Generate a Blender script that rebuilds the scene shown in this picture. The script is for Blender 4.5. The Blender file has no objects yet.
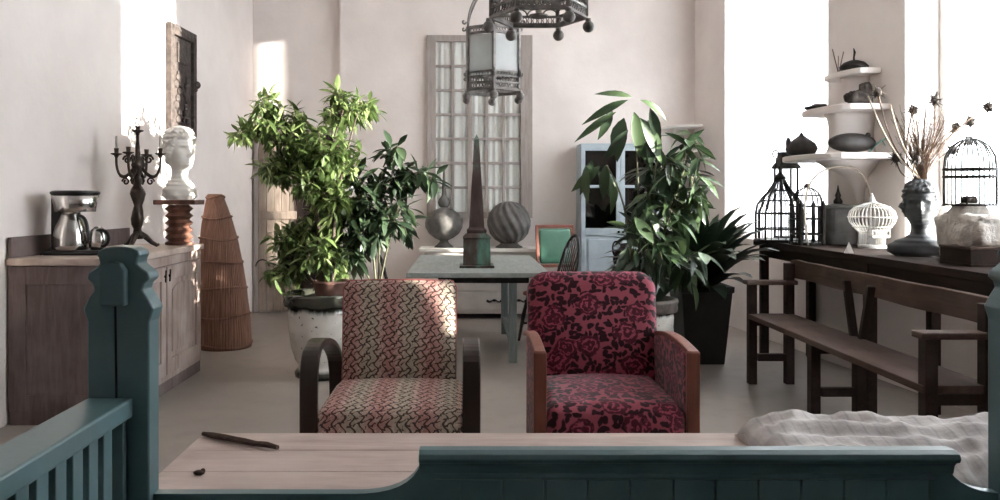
import bpy, bmesh, math, random
from mathutils import Vector, Matrix, Euler, noise as mnoise
random.seed(7)
scn = bpy.context.scene
COL = scn.collection
PI = math.pi
F, CX, CY, EYE = 800.0, 465.0, 197.0, 1.30     # focal length in px, vanishing point, eye height

def W(px, py, d):
    """a pixel of the photograph at depth d -> a point of the room"""
    return Vector(((px - CX) * d / F, d, EYE - (py - CY) * d / F))

# ------------------------------------------------------------------ mesh builder
class MB:
    def __init__(s):
        s.v, s.f = [], []
    def add(s, vs, fs):
        b = len(s.v)
        s.v += [Vector(v) for v in vs]
        s.f += [tuple(b + i for i in f) for f in fs]
        return s
    def box(s, c, size, rot=None, taper=1.0):
        hx, hy, hz = [k / 2 for k in size]
        vs = []
        for z in (-1, 1):
            t = taper if z > 0 else 1.0
            for x, y in ((-1, -1), (1, -1), (1, 1), (-1, 1)):
                vs.append(Vector((x * hx * t, y * hy * t, z * hz)))
        if rot is not None:
            m = Euler(rot).to_matrix()
            vs = [m @ v for v in vs]
        c = Vector(c)
        return s.add([v + c for v in vs], [(3, 2, 1, 0), (4, 5, 6, 7), (0, 1, 5, 4), (1, 2, 6, 5), (2, 3, 7, 6), (3, 0, 4, 7)])
    def span(s, x0, x1, y0, y1, z0, z1):
        return s.box(((x0 + x1) / 2, (y0 + y1) / 2, (z0 + z1) / 2), (abs(x1 - x0), abs(y1 - y0), abs(z1 - z0)))
    def bar(s, p, q, w, h, up=(0, 0, 1)):
        p, q = Vector(p), Vector(q)
        d = (q - p).normalized()
        up = Vector(up)
        a = d.cross(up)
        if a.length < 1e-4:
            a = d.cross(Vector((0, 1, 0)))
        a.normalize()
        b = a.cross(d).normalized()
        vs = []
        for e in (p, q):
            for x, y in ((-1, -1), (1, -1), (1, 1), (-1, 1)):
                vs.append(e + a * (x * w / 2) + b * (y * h / 2))
        return s.add(vs, [(0, 1, 2, 3), (7, 6, 5, 4), (4, 5, 1, 0), (5, 6, 2, 1), (6, 7, 3, 2), (7, 4, 0, 3)])
    def prism(s, poly, mapf, t0, t1):
        """outline poly [(u,v)], mapf(u,v,t)->point, extruded from t0 to t1"""
        n = len(poly)
        vs = [mapf(u, v, t0) for u, v in poly] + [mapf(u, v, t1) for u, v in poly]
        fs = [tuple(range(n)), tuple(range(2 * n - 1, n - 1, -1))]
        fs += [(i, i + n, (i + 1) % n + n, (i + 1) % n) for i in range(n)]
        return s.add(vs, fs)
    def lathe(s, prof, c=(0, 0, 0), seg=24, wob=None, cap=True):
        """prof [(r, z)] bottom to top"""
        c = Vector(c)
        n = len(prof)
        vs, fs = [], []
        for r, z in prof:
            for k in range(seg):
                a = 2 * PI * k / seg
                rr = r * (wob(a, z) if wob else 1.0)
                vs.append(c + Vector((rr * math.cos(a), rr * math.sin(a), z)))
        for i in range(n - 1):
            for k in range(seg):
                k2 = (k + 1) % seg
                fs.append((i * seg + k, i * seg + k2, (i + 1) * seg + k2, (i + 1) * seg + k))
        if cap:
            if prof[0][0] > 1e-4:
                fs.append(tuple(range(seg - 1, -1, -1)))
            if prof[-1][0] > 1e-4:
                fs.append(tuple((n - 1) * seg + k for k in range(seg)))
        return s.add(vs, fs)
    def tube(s, pts, r, seg=8, closed=False):
        pts = [Vector(p) for p in pts]
        n = len(pts)
        rs = r if isinstance(r, (list, tuple)) else [r] * n
        vs, fs = [], []
        ref = None
        for i in range(n):
            a = pts[(i + 1) % n] if (closed or i < n - 1) else pts[i]
            b = pts[i - 1] if (closed or i > 0) else pts[i]
            d = (a - b)
            d = d.normalized() if d.length > 1e-9 else Vector((0, 0, 1))
            if ref is None:
                ref = d.orthogonal().normalized()
            ref = (ref - d * ref.dot(d))
            ref = ref.normalized() if ref.length > 1e-6 else d.orthogonal().normalized()
            o = d.cross(ref)
            for k in range(seg):
                t = 2 * PI * k / seg
                vs.append(pts[i] + (ref * math.cos(t) + o * math.sin(t)) * rs[i])
        m = n if closed else n - 1
        for i in range(m):
            j = (i + 1) % n
            for k in range(seg):
                k2 = (k + 1) % seg
                fs.append((i * seg + k, i * seg + k2, j * seg + k2, j * seg + k))
        if not closed:
            fs.append(tuple(range(seg - 1, -1, -1)))
            fs.append(tuple((n - 1) * seg + k for k in range(seg)))
        return s.add(vs, fs)
    def strip(s, pts, w, t, wdir):
        """flat band of width w (along wdir) and thickness t swept along pts"""
        pts = [Vector(p) for p in pts]
        wd = Vector(wdir).normalized()
        vs, fs = [], []
        n = len(pts)
        for i in range(n):
            a, b = pts[min(i + 1, n - 1)], pts[max(i - 1, 0)]
            nn = (a - b).normalized().cross(wd).normalized()
            for x, y in ((-1, -1), (1, -1), (1, 1), (-1, 1)):
                vs.append(pts[i] + wd * (x * w / 2) + nn * (y * t / 2))
        for i in range(n - 1):
            for k in range(4):
                k2 = (k + 1) % 4
                fs.append((i * 4 + k, i * 4 + k2, i * 4 + 4 + k2, i * 4 + 4 + k))
        fs += [(3, 2, 1, 0), tuple((n - 1) * 4 + k for k in range(4))]
        return s.add(vs, fs)
    def sphere(s, c, r, seg=16, rings=10):
        rx, ry, rz = (r, r, r) if isinstance(r, (int, float)) else r
        c = Vector(c)
        vs, fs = [c + Vector((0, 0, -rz))], []
        for i in range(1, rings):
            p = -PI / 2 + PI * i / rings
            for k in range(seg):
                a = 2 * PI * k / seg
                vs.append(c + Vector((rx * math.cos(p) * math.cos(a), ry * math.cos(p) * math.sin(a), rz * math.sin(p))))
        vs.append(c + Vector((0, 0, rz)))
        for k in range(seg):
            k2 = (k + 1) % seg
            fs.append((0, 1 + k2, 1 + k))
            for i in range(rings - 2):
                fs.append((1 + i * seg + k, 1 + i * seg + k2, 1 + (i + 1) * seg + k2, 1 + (i + 1) * seg + k))
            fs.append((len(vs) - 1, 1 + (rings - 2) * seg + k, 1 + (rings - 2) * seg + k2))
        return s.add(vs, fs)
    def leaf(s, p, d, up, L, wd, curl=0.25, fold=0.18):
        p, d, up = Vector(p), Vector(d).normalized(), Vector(up)
        a = d.cross(up)
        if a.length < 1e-3:
            a = d.orthogonal()
        a.normalize()
        n = a.cross(d).normalized()
        rows = ((0.0, .05), (.14, .5), (.32, .9), (.5, 1.0), (.68, .84), (.85, .46), (1.0, .03)) if L > .16 else ((0.0, .04), (.22, .62), (.5, 1.0), (.78, .62), (1.0, .03))
        vs, fs = [], []
        for t, ww in rows:
            c = p + d * (L * t) - n * (curl * L * t * t)
            h = wd / 2 * ww
            vs += [c - a * h + n * (fold * h), c, c + a * h + n * (fold * h)]
        for i in range(len(rows) - 1):
            b = i * 3
            fs += [(b, b + 1, b + 4, b + 3), (b + 1, b + 2, b + 5, b + 4)]
        return s.add(vs, fs)
    def build(s, name, mat=None, parent=None, smooth=False, bevel=0.0, sub=0, loc=None, seg=2, rotz=0.0):
        me = bpy.data.meshes.new(name)
        me.from_pydata([tuple(v) for v in s.v], [], s.f)
        me.validate()
        bm = bmesh.new(); bm.from_mesh(me)
        bmesh.ops.recalc_face_normals(bm, faces=bm.faces)
        bm.to_mesh(me); bm.free()
        if smooth:
            for p in me.polygons:
                p.use_smooth = True
        o = bpy.data.objects.new(name, me)
        COL.objects.link(o)
        if mat is not None:
            me.materials.append(mat)
        if parent is not None:
            o.parent = parent
        if loc is not None:
            o.location = loc
        o.rotation_euler.z = rotz
        if bevel > 0:
            m = o.modifiers.new('bevel', 'BEVEL'); m.width = bevel; m.segments = seg; m.limit_method = 'ANGLE'; m.angle_limit = math.radians(40)
        if sub:
            m = o.modifiers.new('subsurf', 'SUBSURF'); m.levels = sub; m.render_levels = sub
        return o

def tag(o, label=None, cat=None, group=None, kind=None):
    for k, v in (('label', label), ('category', cat), ('group', group), ('kind', kind)):
        if v:
            o[k] = v
    return o
def thing(name, label, cat, loc=(0, 0, 0), rotz=0.0, group=None):
    o = bpy.data.objects.new(name, None); COL.objects.link(o)
    o.location = loc; o.rotation_euler = (0, 0, rotz); o.empty_display_size = .05
    return tag(o, label, cat, group)
def struct(name, mb, mat, parent=None, **k):
    o = mb.build(name, mat, parent, **k)
    if parent is None:
        o['kind'] = 'structure'
    return o
def arc(c, r, a0, a1, n, ax=(1, 0, 0), ay=(0, 0, 1)):
    c, ax, ay = Vector(c), Vector(ax), Vector(ay)
    return [c + ax * (r * math.cos(a0 + (a1 - a0) * i / n)) + ay * (r * math.sin(a0 + (a1 - a0) * i / n)) for i in range(n + 1)]
def bez(p0, p1, p2, p3, n=10):
    p0, p1, p2, p3 = map(Vector, (p0, p1, p2, p3))
    out = []
    for i in range(n + 1):
        t = i / n; u = 1 - t
        out.append(p0 * u**3 + p1 * (3 * u * u * t) + p2 * (3 * u * t * t) + p3 * t**3)
    return out

# ------------------------------------------------------------------ materials
def lin(c):
    return tuple(((k / 255) / 12.92 if k / 255 <= .04045 else ((k / 255 + .055) / 1.055) ** 2.4) for k in c) + (1.0,)
class NT:
    def __init__(s, name):
        s.m = bpy.data.materials.new(name); s.m.use_nodes = True
        s.t = s.m.node_tree; s.n = s.t.nodes; s.l = s.t.links
        s.b = s.n['Principled BSDF']; s.out = s.n['Material Output']
        s.co = s.n.new('ShaderNodeTexCoord').outputs['Object']
    def set(s, sock, v):
        if hasattr(v, 'is_output'):
            s.l.new(v, sock)
        else:
            sock.default_value = v
    def math(s, op, a, b=0.0, c=None, clamp=False):
        n = s.n.new('ShaderNodeMath'); n.operation = op; n.use_clamp = clamp
        s.set(n.inputs[0], a); s.set(n.inputs[1], b)
        if c is not None: s.set(n.inputs[2], c)
        return n.outputs[0]
    def mapping(s, scale=(1, 1, 1), rot=(0, 0, 0), src=None):
        n = s.n.new('ShaderNodeMapping'); s.l.new(src or s.co, n.inputs[0])
        n.inputs['Scale'].default_value = scale; n.inputs['Rotation'].default_value = rot
        return n.outputs[0]
    def noise(s, scale, detail=4, rough=.55, vec=None, dist=0.0):
        n = s.n.new('ShaderNodeTexNoise'); s.l.new(vec or s.co, n.inputs['Vector'])
        n.inputs['Scale'].default_value = scale; n.inputs['Detail'].default_value = detail
        n.inputs['Roughness'].default_value = rough; n.inputs['Distortion'].default_value = dist
        return n.outputs['Fac']
    def voronoi(s, scale, vec=None, feature='F1', out='Distance', rnd=1.0):
        n = s.n.new('ShaderNodeTexVoronoi'); n.feature = feature; s.l.new(vec or s.co, n.inputs['Vector'])
        n.inputs['Scale'].default_value = scale; n.inputs['Randomness'].default_value = rnd
        return n.outputs[out]
    def ramp(s, fac, stops):
        n = s.n.new('ShaderNodeValToRGB'); s.l.new(fac, n.inputs[0])
        e = n.color_ramp.elements
        while len(e) < len(stops): e.new(.5)
        for k, (p, c) in zip(e, stops):
            k.position = p; k.color = c if len(c) == 4 else lin(c)
        return n.outputs[0]
    def mix(s, fac, a, b):
        n = s.n.new('ShaderNodeMix'); n.data_type = 'RGBA'
        s.set(n.inputs[0], fac); s.set(n.inputs[6], a); s.set(n.inputs[7], b)
        return n.outputs[2]
    def sep(s, vec=None):
        n = s.n.new('ShaderNodeSeparateXYZ'); s.l.new(vec or s.co, n.inputs[0]); return n.outputs
    def comb(s, x, y, z=0.0):
        n = s.n.new('ShaderNodeCombineXYZ')
        for i, k in enumerate((x, y, z)): s.set(n.inputs[i], k)
        return n.outputs[0]
    def base(s, c): s.set(s.b.inputs['Base Color'], c)
    def bump(s, h, strength=.3, dist=.01):
        n = s.n.new('ShaderNodeBump'); n.inputs['Strength'].default_value = strength; n.inputs['Distance'].default_value = dist
        s.l.new(h, n.inputs['Height']); s.l.new(n.outputs[0], s.b.inputs['Normal'])
    def pbr(s, rough=.6, metal=0.0, spec=None):
        s.set(s.b.inputs['Roughness'], rough); s.set(s.b.inputs['Metallic'], metal)
        if spec is not None: s.b.inputs['Specular IOR Level'].default_value = spec
        return s

def m_noise(name, c1, c2, scale=6, rough=.7, metal=0.0, bump=.2, stretch=(1, 1, 1), lo=.3, hi=.7, spec=None, detail=5, bd=.01):
    t = NT(name)
    v = t.mapping(stretch)
    n = t.noise(scale, detail, vec=v)
    t.base(t.ramp(n, [(lo, c1), (hi, c2)]))
    t.pbr(rough, metal, spec)
    if bump: t.bump(n, bump, bd)
    return t.m
def m_wood(name, c1, c2, c3=None, axis='z', rough=.6, scale=9, bump=.25, spec=.4):
    t = NT(name)
    st = {'x': (.12, 1, 1), 'y': (1, .12, 1), 'z': (1, 1, .12)}[axis]
    v = t.mapping(st)
    n1 = t.noise(scale * 3, 6, .65, v, .6)
    n2 = t.noise(scale * .4, 3, .5)
    c = t.ramp(n1, [(.3, c1), (.7, c2)])
    if c3: c = t.mix(t.math('MULTIPLY', t.ramp(n2, [(.45, (0, 0, 0, 1)), (.7, (1, 1, 1, 1))]), .6), c, lin(c3))
    t.base(c); t.pbr(rough, 0, spec); t.bump(n1, bump, .004)
    return t.m
M = {}
def plaster(name, c1, c2):
    t = NT(name)
    n1 = t.noise(1.1, 5, .6); n2 = t.noise(28, 4, .6)
    t.base(t.ramp(n1, [(.3, c1), (.7, c2)])); t.pbr(.92, 0, .15)
    t.bump(t.math('ADD', t.math('MULTIPLY', n1, 3.0), t.math('MULTIPLY', n2, .25)), .25, .02)
    return t.m
M['plaster'] = plaster('lime_plaster', (207, 198, 194), (224, 216, 212))
M['ceil'] = plaster('ceiling_plaster', (215, 210, 205), (228, 223, 218))
# floor: smooth pale screed with faint stains
t = NT('stone_floor')
n1 = t.noise(.9, 6, .6); n2 = t.noise(7, 5, .6); n3 = t.noise(60, 2)
c = t.ramp(n1, [(.3, (120, 111, 105)), (.72, (150, 141, 134))])
c = t.mix(t.math('MULTIPLY', t.ramp(n2, [(.5, (0, 0, 0, 1)), (.75, (1, 1, 1, 1))]), .3), c, lin((104, 95, 90)))
t.base(c); t.pbr(t.ramp(n1, [(.3, (.42,) * 3 + (1,)), (.7, (.6,) * 3 + (1,))]), 0, .4)
t.bump(t.math('ADD', n1, t.math('MULTIPLY', n3, .15)), .12, .02)
M['floor'] = t.m
# teal paint with rubbed edges
t = NT('teal_paint')
n1 = t.noise(5, 5); n2 = t.noise(40, 3)
t.base(t.ramp(n1, [(.3, (62, 90, 95)), (.75, (80, 108, 112))])); t.pbr(.42, 0, .5); t.bump(n2, .12, .003)
M['teal'] = t.m
t = NT('teal_groove'); t.base(lin((16, 24, 26))); t.pbr(.9)
M['dark'] = t.m
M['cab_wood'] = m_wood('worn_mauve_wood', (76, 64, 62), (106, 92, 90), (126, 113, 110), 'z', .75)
M['cab_lit_front'] = m_wood('lit_front_wood', (124, 106, 100), (160, 143, 136), (184, 170, 163), 'z', .75)  # cabinet wood made paler: light falling on the front is in the colour
M['slab'] = m_noise('worn_stone_top', (150, 132, 122), (186, 170, 160), 7, .6)
M['table_wood'] = m_wood('scrubbed_table_wood', (158, 139, 132), (184, 166, 158), (198, 182, 174), 'x', .62)
M['bark'] = m_wood('dark_broken_edge', (60, 46, 40), (98, 78, 68), None, 'x', .85)
M['bench'] = m_wood('dark_bench_wood', (36, 27, 25), (56, 43, 39), (70, 57, 52), 'y', .7, spec=.2)
M['bench_top'] = m_wood('worn_bench_board', (58, 44, 39), (84, 67, 60), (100, 84, 77), 'y', .7, spec=.2)
M['sidetable'] = m_wood('dark_long_table', (34, 26, 24), (56, 44, 39), None, 'y', .75, spec=.12)
M['bentwood'] = m_wood('dark_bentwood', (26, 17, 15), (44, 29, 25), None, 'z', .35, spec=.5)
M['chair_wood'] = m_wood('reddish_chair_wood', (104, 60, 50), (132, 82, 68), None, 'z', .45)
M['greyteal'] = m_wood('grey_green_table_paint', (124, 130, 128), (160, 165, 162), (146, 149, 145), 'y', .5)
M['greyleg'] = m_wood('grey_green_leg_paint', (88, 98, 97), (120, 130, 128), None, 'z', .5)
M['iron'] = m_noise('dark_iron', (26, 23, 22), (52, 47, 44), 14, .55, .6, .2)
M['lantern_iron'] = m_noise('worn_grey_iron', (82, 78, 76), (136, 130, 126), 18, .55, .1, .2)
M['bronze'] = m_noise('dark_bronze', (40, 32, 28), (74, 62, 54), 18, .5, .6, .3)
M['black'] = m_noise('black_lacquer', (14, 13, 13), (24, 22, 22), 10, .38, 0, .05)
M['plastic'] = m_noise('black_plastic', (14, 14, 15), (20, 20, 21), 10, .4, 0, 0)
t = NT('brushed_steel'); t.base(lin((190, 188, 186))); t.pbr(.18, 1.0); t.bump(t.noise(30, 2, vec=t.mapping((1, 1, 20))), .03, .002)
M['steel'] = t.m
M['white_stone'] = m_noise('white_plaster_cast', (216, 212, 206), (236, 233, 228), 9, .7, 0, .3)
M['zinc'] = m_noise('weathered_zinc', (70, 68, 66), (104, 101, 98), 11, .75, 0, .3)
M['terra'] = m_noise('terracotta', (104, 74, 66), (132, 98, 88), 9, .8, 0, .2)
M['spiral'] = m_noise('brown_turned_wood', (74, 46, 36), (124, 86, 70), 16, .5, 0, .3, (1, 1, .3))
M['frame_wood'] = m_wood('grey_weathered_frame', (132, 123, 119), (166, 157, 152), (150, 139, 133), 'z', .85)
M['door_plank'] = m_wood('silvered_planks', (112, 98, 88), (150, 136, 124), (166, 152, 140), 'z', .8)
M['door_dark'] = m_wood('dark_door_wood', (38, 29, 25), (60, 46, 39), None, 'z', .7)
M['carved'] = m_noise('carved_dark_wood', (38, 31, 29), (78, 68, 63), 24, .7, 0, .8, bd=.03)
M['white_paint'] = m_noise('white_paint', (212, 207, 201), (228, 224, 219), 5, .5, 0, .1)
M['grey_paint'] = m_noise('soft_white_chest_paint', (178, 172, 167), (206, 200, 194), 4, .55, 0, .1)
M['blue_paint'] = m_noise('blue_grey_paint', (140, 152, 160), (164, 175, 181), 5, .55, 0, .15)
M['stone'] = m_noise('rough_pale_stone', (150, 143, 136), (214, 208, 200), 8, .9, 0, .9, bd=.05)
M['bust'] = m_noise('dark_grey_bust', (48, 51, 55), (84, 87, 92), 9, .5, 0, .3)
M['dried'] = m_noise('dried_seed_head', (40, 35, 33), (72, 63, 57), 40, .9, 0, .5)
M['straw'] = m_noise('pale_dry_stalk', (150, 136, 120), (190, 178, 162), 20, .85, 0, .1)
M['twig'] = m_noise('brown_dry_grass', (92, 78, 68), (140, 122, 108), 20, .9, 0, .1)
M['whitewire'] = m_noise('white_wire', (176, 173, 169), (196, 193, 189), 9, .5, 0, .05)
M['soil'] = m_noise('potting_soil', (30, 23, 19), (58, 44, 36), 25, .95, 0, .6)
M['trunk'] = m_noise('grey_brown_bark', (50, 42, 36), (80, 68, 58), 18, .9, 0, .5, (1, 1, .3))
M['greenstem'] = m_noise('green_brown_stem', (56, 56, 40), (92, 92, 68), 18, .8, 0, .3, (1, 1, .3))
M['planter'] = m_noise('black_planter', (18, 18, 18), (32, 31, 31), 8, .5, 0, .1)
M['tealtwig'] = m_noise('teal_painted_twig', (70, 126, 112), (98, 154, 138), 9, .6, 0, .1)
M['leather'] = m_noise('green_leather', (62, 104, 86), (84, 128, 108), 7, .45, 0, .1)
M['redseat'] = m_noise('faded_red_seat', (128, 60, 60), (152, 84, 80), 12, .8, 0, .1)
M['candle'] = m_noise('old_candle_wax', (186, 180, 172), (208, 203, 196), 6, .6, 0, .05)
# verdigris obelisk
t = NT('verdigris_copper')
n = t.noise(6, 6, .6, t.mapping((1, 1, .35)))
t.base(t.ramp(n, [(.35, (62, 46, 44)), (.5, (84, 70, 66)), (.62, (92, 128, 116)), (.75, (112, 150, 136))])); t.pbr(.55, .35); t.bump(n, .2, .005)
M['verdigris'] = t.m
# coarse carved sphere: spiral flutes on weathered zinc
t = NT('fluted_zinc'); xs = t.sep()
w = t.math('SINE', t.math('ADD', t.math('MULTIPLY', t.math('ARCTAN2', xs[1], xs[0]), 14.0), t.math('MULTIPLY', xs[2], 34.0)))
n = t.noise(10, 5)
t.base(t.ramp(n, [(.3, (72, 70, 68)), (.7, (108, 105, 102))])); t.pbr(.7, .15)
t.bump(t.math('ADD', w, n), .6, .02)
M['fluted'] = t.m
# glazed pot: cream glaze with dark green-brown drips under the rim
t = NT('dripped_cream_glaze'); xs = t.sep()
n = t.noise(9, 4, .6, t.mapping((1, 1, .12)))
edge = t.math('ADD', .475, t.math('MULTIPLY', t.math('SUBTRACT', n, .5), -.16))
f = t.math('MULTIPLY', t.math('SUBTRACT', xs[2], edge), 30.0, clamp=True)
f2 = t.math('MULTIPLY', t.math('SUBTRACT', .075, xs[2]), 40.0, clamp=True)
f = t.math('MAXIMUM', f, f2)
c = t.ramp(t.noise(5, 5), [(.35, (176, 172, 164)), (.7, (206, 203, 196))])
sp = t.math('GREATER_THAN', t.math('SUBTRACT', t.noise(34, 2), 0.0), .7)
c = t.mix(sp, c, lin((70, 64, 58)))
t.base(t.mix(f, c, lin((46, 48, 42)))); t.pbr(.22, 0, .5)
M['anduze'] = t.m
t = NT('dark_green_glaze'); n = t.noise(7, 4); t.base(t.ramp(n, [(.3, (34, 37, 32)), (.7, (62, 62, 54))])); t.pbr(.16, 0, .6)
M['rimglaze'] = t.m
M['rimdull'] = m_noise('dull_brown_rim', (58, 52, 48), (104, 96, 90), 15, .6, 0, .4)
# wicker
t = NT('red_brown_wicker'); xs = t.sep()
ang = t.math('ARCTAN2', xs[1], xs[0])
v = t.comb(t.math('MULTIPLY', ang, 1.0), 0.0, t.math('MULTIPLY', xs[2], .16))
n = t.noise(26, 4, .6, v); n2 = t.noise(6, 4)
c = t.ramp(n, [(.3, (84, 54, 42)), (.52, (132, 92, 74)), (.75, (172, 134, 112))])
t.base(t.mix(t.math('MULTIPLY', n2, .4), c, lin((112, 74, 60)))); t.pbr(.75)
wv = t.math('SINE', t.math('MULTIPLY', ang, 60.0))
t.bump(t.math('ADD', t.math('ADD', n, n), t.math('MULTIPLY', wv, .4)), .8, .012)
M['wicker'] = t.m
# leaves
def m_leaf(name, c1, c2, c3, rough=.35, trans=.25):
    t = NT(name)
    g = t.n.new('ShaderNodeNewGeometry')
    c = t.ramp(g.outputs['Random Per Island'], [(0, c1), (.6, c2), (1, c3)])
    t.base(c); t.pbr(rough, 0, .5)
    tr = t.n.new('ShaderNodeBsdfTranslucent'); t.l.new(c, tr.inputs[0])
    mx = t.n.new('ShaderNodeMixShader'); mx.inputs[0].default_value = trans
    t.l.new(t.b.outputs[0], mx.inputs[1]); t.l.new(tr.outputs[0], mx.inputs[2]); t.l.new(mx.outputs[0], t.out.inputs[0])
    return t.m
M['citrus'] = m_leaf('citrus_leaf', (66, 84, 46), (96, 116, 66), (148, 164, 108), .45, .4)
M['glossy'] = m_leaf('glossy_dark_leaf', (34, 48, 34), (48, 64, 44), (70, 86, 62), .4, .15)
M['ficus'] = m_leaf('broad_green_leaf', (34, 48, 32), (48, 66, 42), (76, 94, 62), .36, .15)
M['aspid'] = m_leaf('dark_strap_leaf', (24, 38, 28), (36, 52, 37), (50, 66, 46), .36, .12)
# glass: thin pane, transparent with a weak reflection
def m_glass(name, tint=(245, 248, 248), refl=.08):
    t = NT(name)
    tr = t.n.new('ShaderNodeBsdfTransparent'); tr.inputs[0].default_value = lin(tint)
    gl = t.n.new('ShaderNodeBsdfGlossy'); gl.inputs['Roughness'].default_value = .03
    lw = t.n.new('ShaderNodeLayerWeight'); lw.inputs[0].default_value = .5
    mx = t.n.new('ShaderNodeMixShader'); t.l.new(t.math('ADD', refl, t.math('MULTIPLY', t.math('POWER', lw.outputs['Facing'], 5.0), .7)), mx.inputs[0])
    t.l.new(tr.outputs[0], mx.inputs[1]); t.l.new(gl.outputs[0], mx.inputs[2]); t.l.new(mx.outputs[0], t.out.inputs[0])
    return t.m
M['glass'] = m_glass('window_glass', refl=.04)
t = NT('pale_reflection_glass')  # pale diffuse share stands in for reflections on the lantern panes
tr = t.n.new('ShaderNodeBsdfTransparent'); tr.inputs[0].default_value = lin((235, 238, 238))
df = t.n.new('ShaderNodeBsdfPrincipled'); df.inputs['Base Color'].default_value = lin((232, 232, 230)); df.inputs['Roughness'].default_value = .12
mx = t.n.new('ShaderNodeMixShader'); t.l.new(t.ramp(t.noise(5, 4), [(.2, (.28,) * 3 + (1,)), (.8, (.36,) * 3 + (1,))]), mx.inputs[0])
t.l.new(tr.outputs[0], mx.inputs[1]); t.l.new(df.outputs[0], mx.inputs[2]); t.l.new(mx.outputs[0], t.out.inputs[0])
M['lantern_glass'] = t.m
M['cupglass'] = m_glass('dark_cupboard_glass', (150, 150, 148), .1)
# sheer curtain
t = NT('sheer_white_cotton')
df = t.n.new('ShaderNodeBsdfDiffuse'); df.inputs[0].default_value = lin((240, 240, 240))
tl = t.n.new('ShaderNodeBsdfTranslucent'); tl.inputs[0].default_value = lin((240, 242, 246))
tr = t.n.new('ShaderNodeBsdfTransparent'); tr.inputs[0].default_value = (1, 1, 1, 1)
m1 = t.n.new('ShaderNodeMixShader'); m1.inputs[0].default_value = .6
m2 = t.n.new('ShaderNodeMixShader'); m2.inputs[0].default_value = .05
t.l.new(df.outputs[0], m1.inputs[1]); t.l.new(tl.outputs[0], m1.inputs[2]); t.l.new(m1.outputs[0], m2.inputs[1]); t.l.new(tr.outputs[0], m2.inputs[2])
t.l.new(m2.outputs[0], t.out.inputs[0])
M['sheer'] = t.m
M['net'] = m_noise('white_net_curtain', (236, 226, 222), (244, 236, 232), 5, .95, 0, 0)
# quilted cushion with ticking stripes
t = NT('grey_ticking_cloth'); xs = t.sep()
st = t.math('ABSOLUTE', t.math('SINE', t.math('MULTIPLY', t.math('ADD', xs[0], t.math('MULTIPLY', t.noise(3, 2), .05)), 95.0)))
sm = t.math('MULTIPLY', t.math('LESS_THAN', st, .3), .22)
n = t.noise(9, 5)
c = t.ramp(n, [(.3, (158, 153, 152)), (.7, (208, 204, 202))])
t.base(t.mix(sm, c, lin((112, 112, 118)))); t.pbr(.9); t.bump(t.noise(60, 3), .3, .004)
M['ticking'] = t.m
# beige and dusty pink chain-weave moquette
t = NT('chain_pattern_moquette'); xs = t.sep()
u = xs[0]; v = t.math('ADD', xs[2], xs[1])
cw, pz = .037, .060
uu = t.math('DIVIDE', u, cw); vv = t.math('DIVIDE', v, pz)
wrp = t.math('MULTIPLY', t.math('SUBTRACT', t.noise(22, 2), .5), .35)
uw = t.math('ADD', t.math('ADD', uu, wrp), t.math('MULTIPLY', t.math('SINE', t.math('MULTIPLY', vv, 2 * PI)), .27))
row = t.math('FLOOR', uw); f_ = t.math('SUBTRACT', uw, row)
par = t.math('MULTIPLY', t.math('FRACT', t.math('MULTIPLY', row, .5)), 1.0)
l1 = t.math('LESS_THAN', t.math('MINIMUM', f_, t.math('SUBTRACT', 1.0, f_)), t.math('ADD', .03, t.math('MULTIPLY', t.noise(40, 1), .15)))
rg = t.math('ADD', t.math('ADD', t.math('MULTIPLY', vv, 2.0), par), t.math('MULTIPLY', t.math('SINE', t.math('MULTIPLY', f_, 2 * PI)), .22))
l2 = t.math('LESS_THAN', t.math('ABSOLUTE', t.math('SUBTRACT', t.math('FRACT', rg), .5)), .13)
br = t.math('GREATER_THAN', t.noise(48, 2), .44)
ln = t.math('MAXIMUM', l1, t.math('MULTIPLY', l2, br))
band = t.math('ADD', .5, t.math('MULTIPLY', t.math('SINE', t.math('MULTIPLY', u, 2 * PI / .19)), .5))
band = t.math('ADD', t.math('MULTIPLY', band, .75), t.math('MULTIPLY', t.noise(14, 3), .3))
c = t.ramp(band, [(.2, (178, 134, 128)), (.5, (188, 158, 148)), (.85, (176, 164, 148))])
hl = t.math('GREATER_THAN', t.noise(70, 2), .6)
c = t.mix(t.math('MULTIPLY', hl, .5), c, lin((214, 198, 186)))
t.base(t.mix(t.math('MULTIPLY', ln, .9), c, lin((58, 42, 41)))); t.pbr(.9, 0, .2); t.bump(t.math('SUBTRACT', t.noise(120, 2), ln), .35, .004)
M['moquette'] = t.m
M['piping'] = m_noise('dusty_rose_piping', (138, 76, 74), (160, 96, 92), 20, .9, 0, .1)
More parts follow.
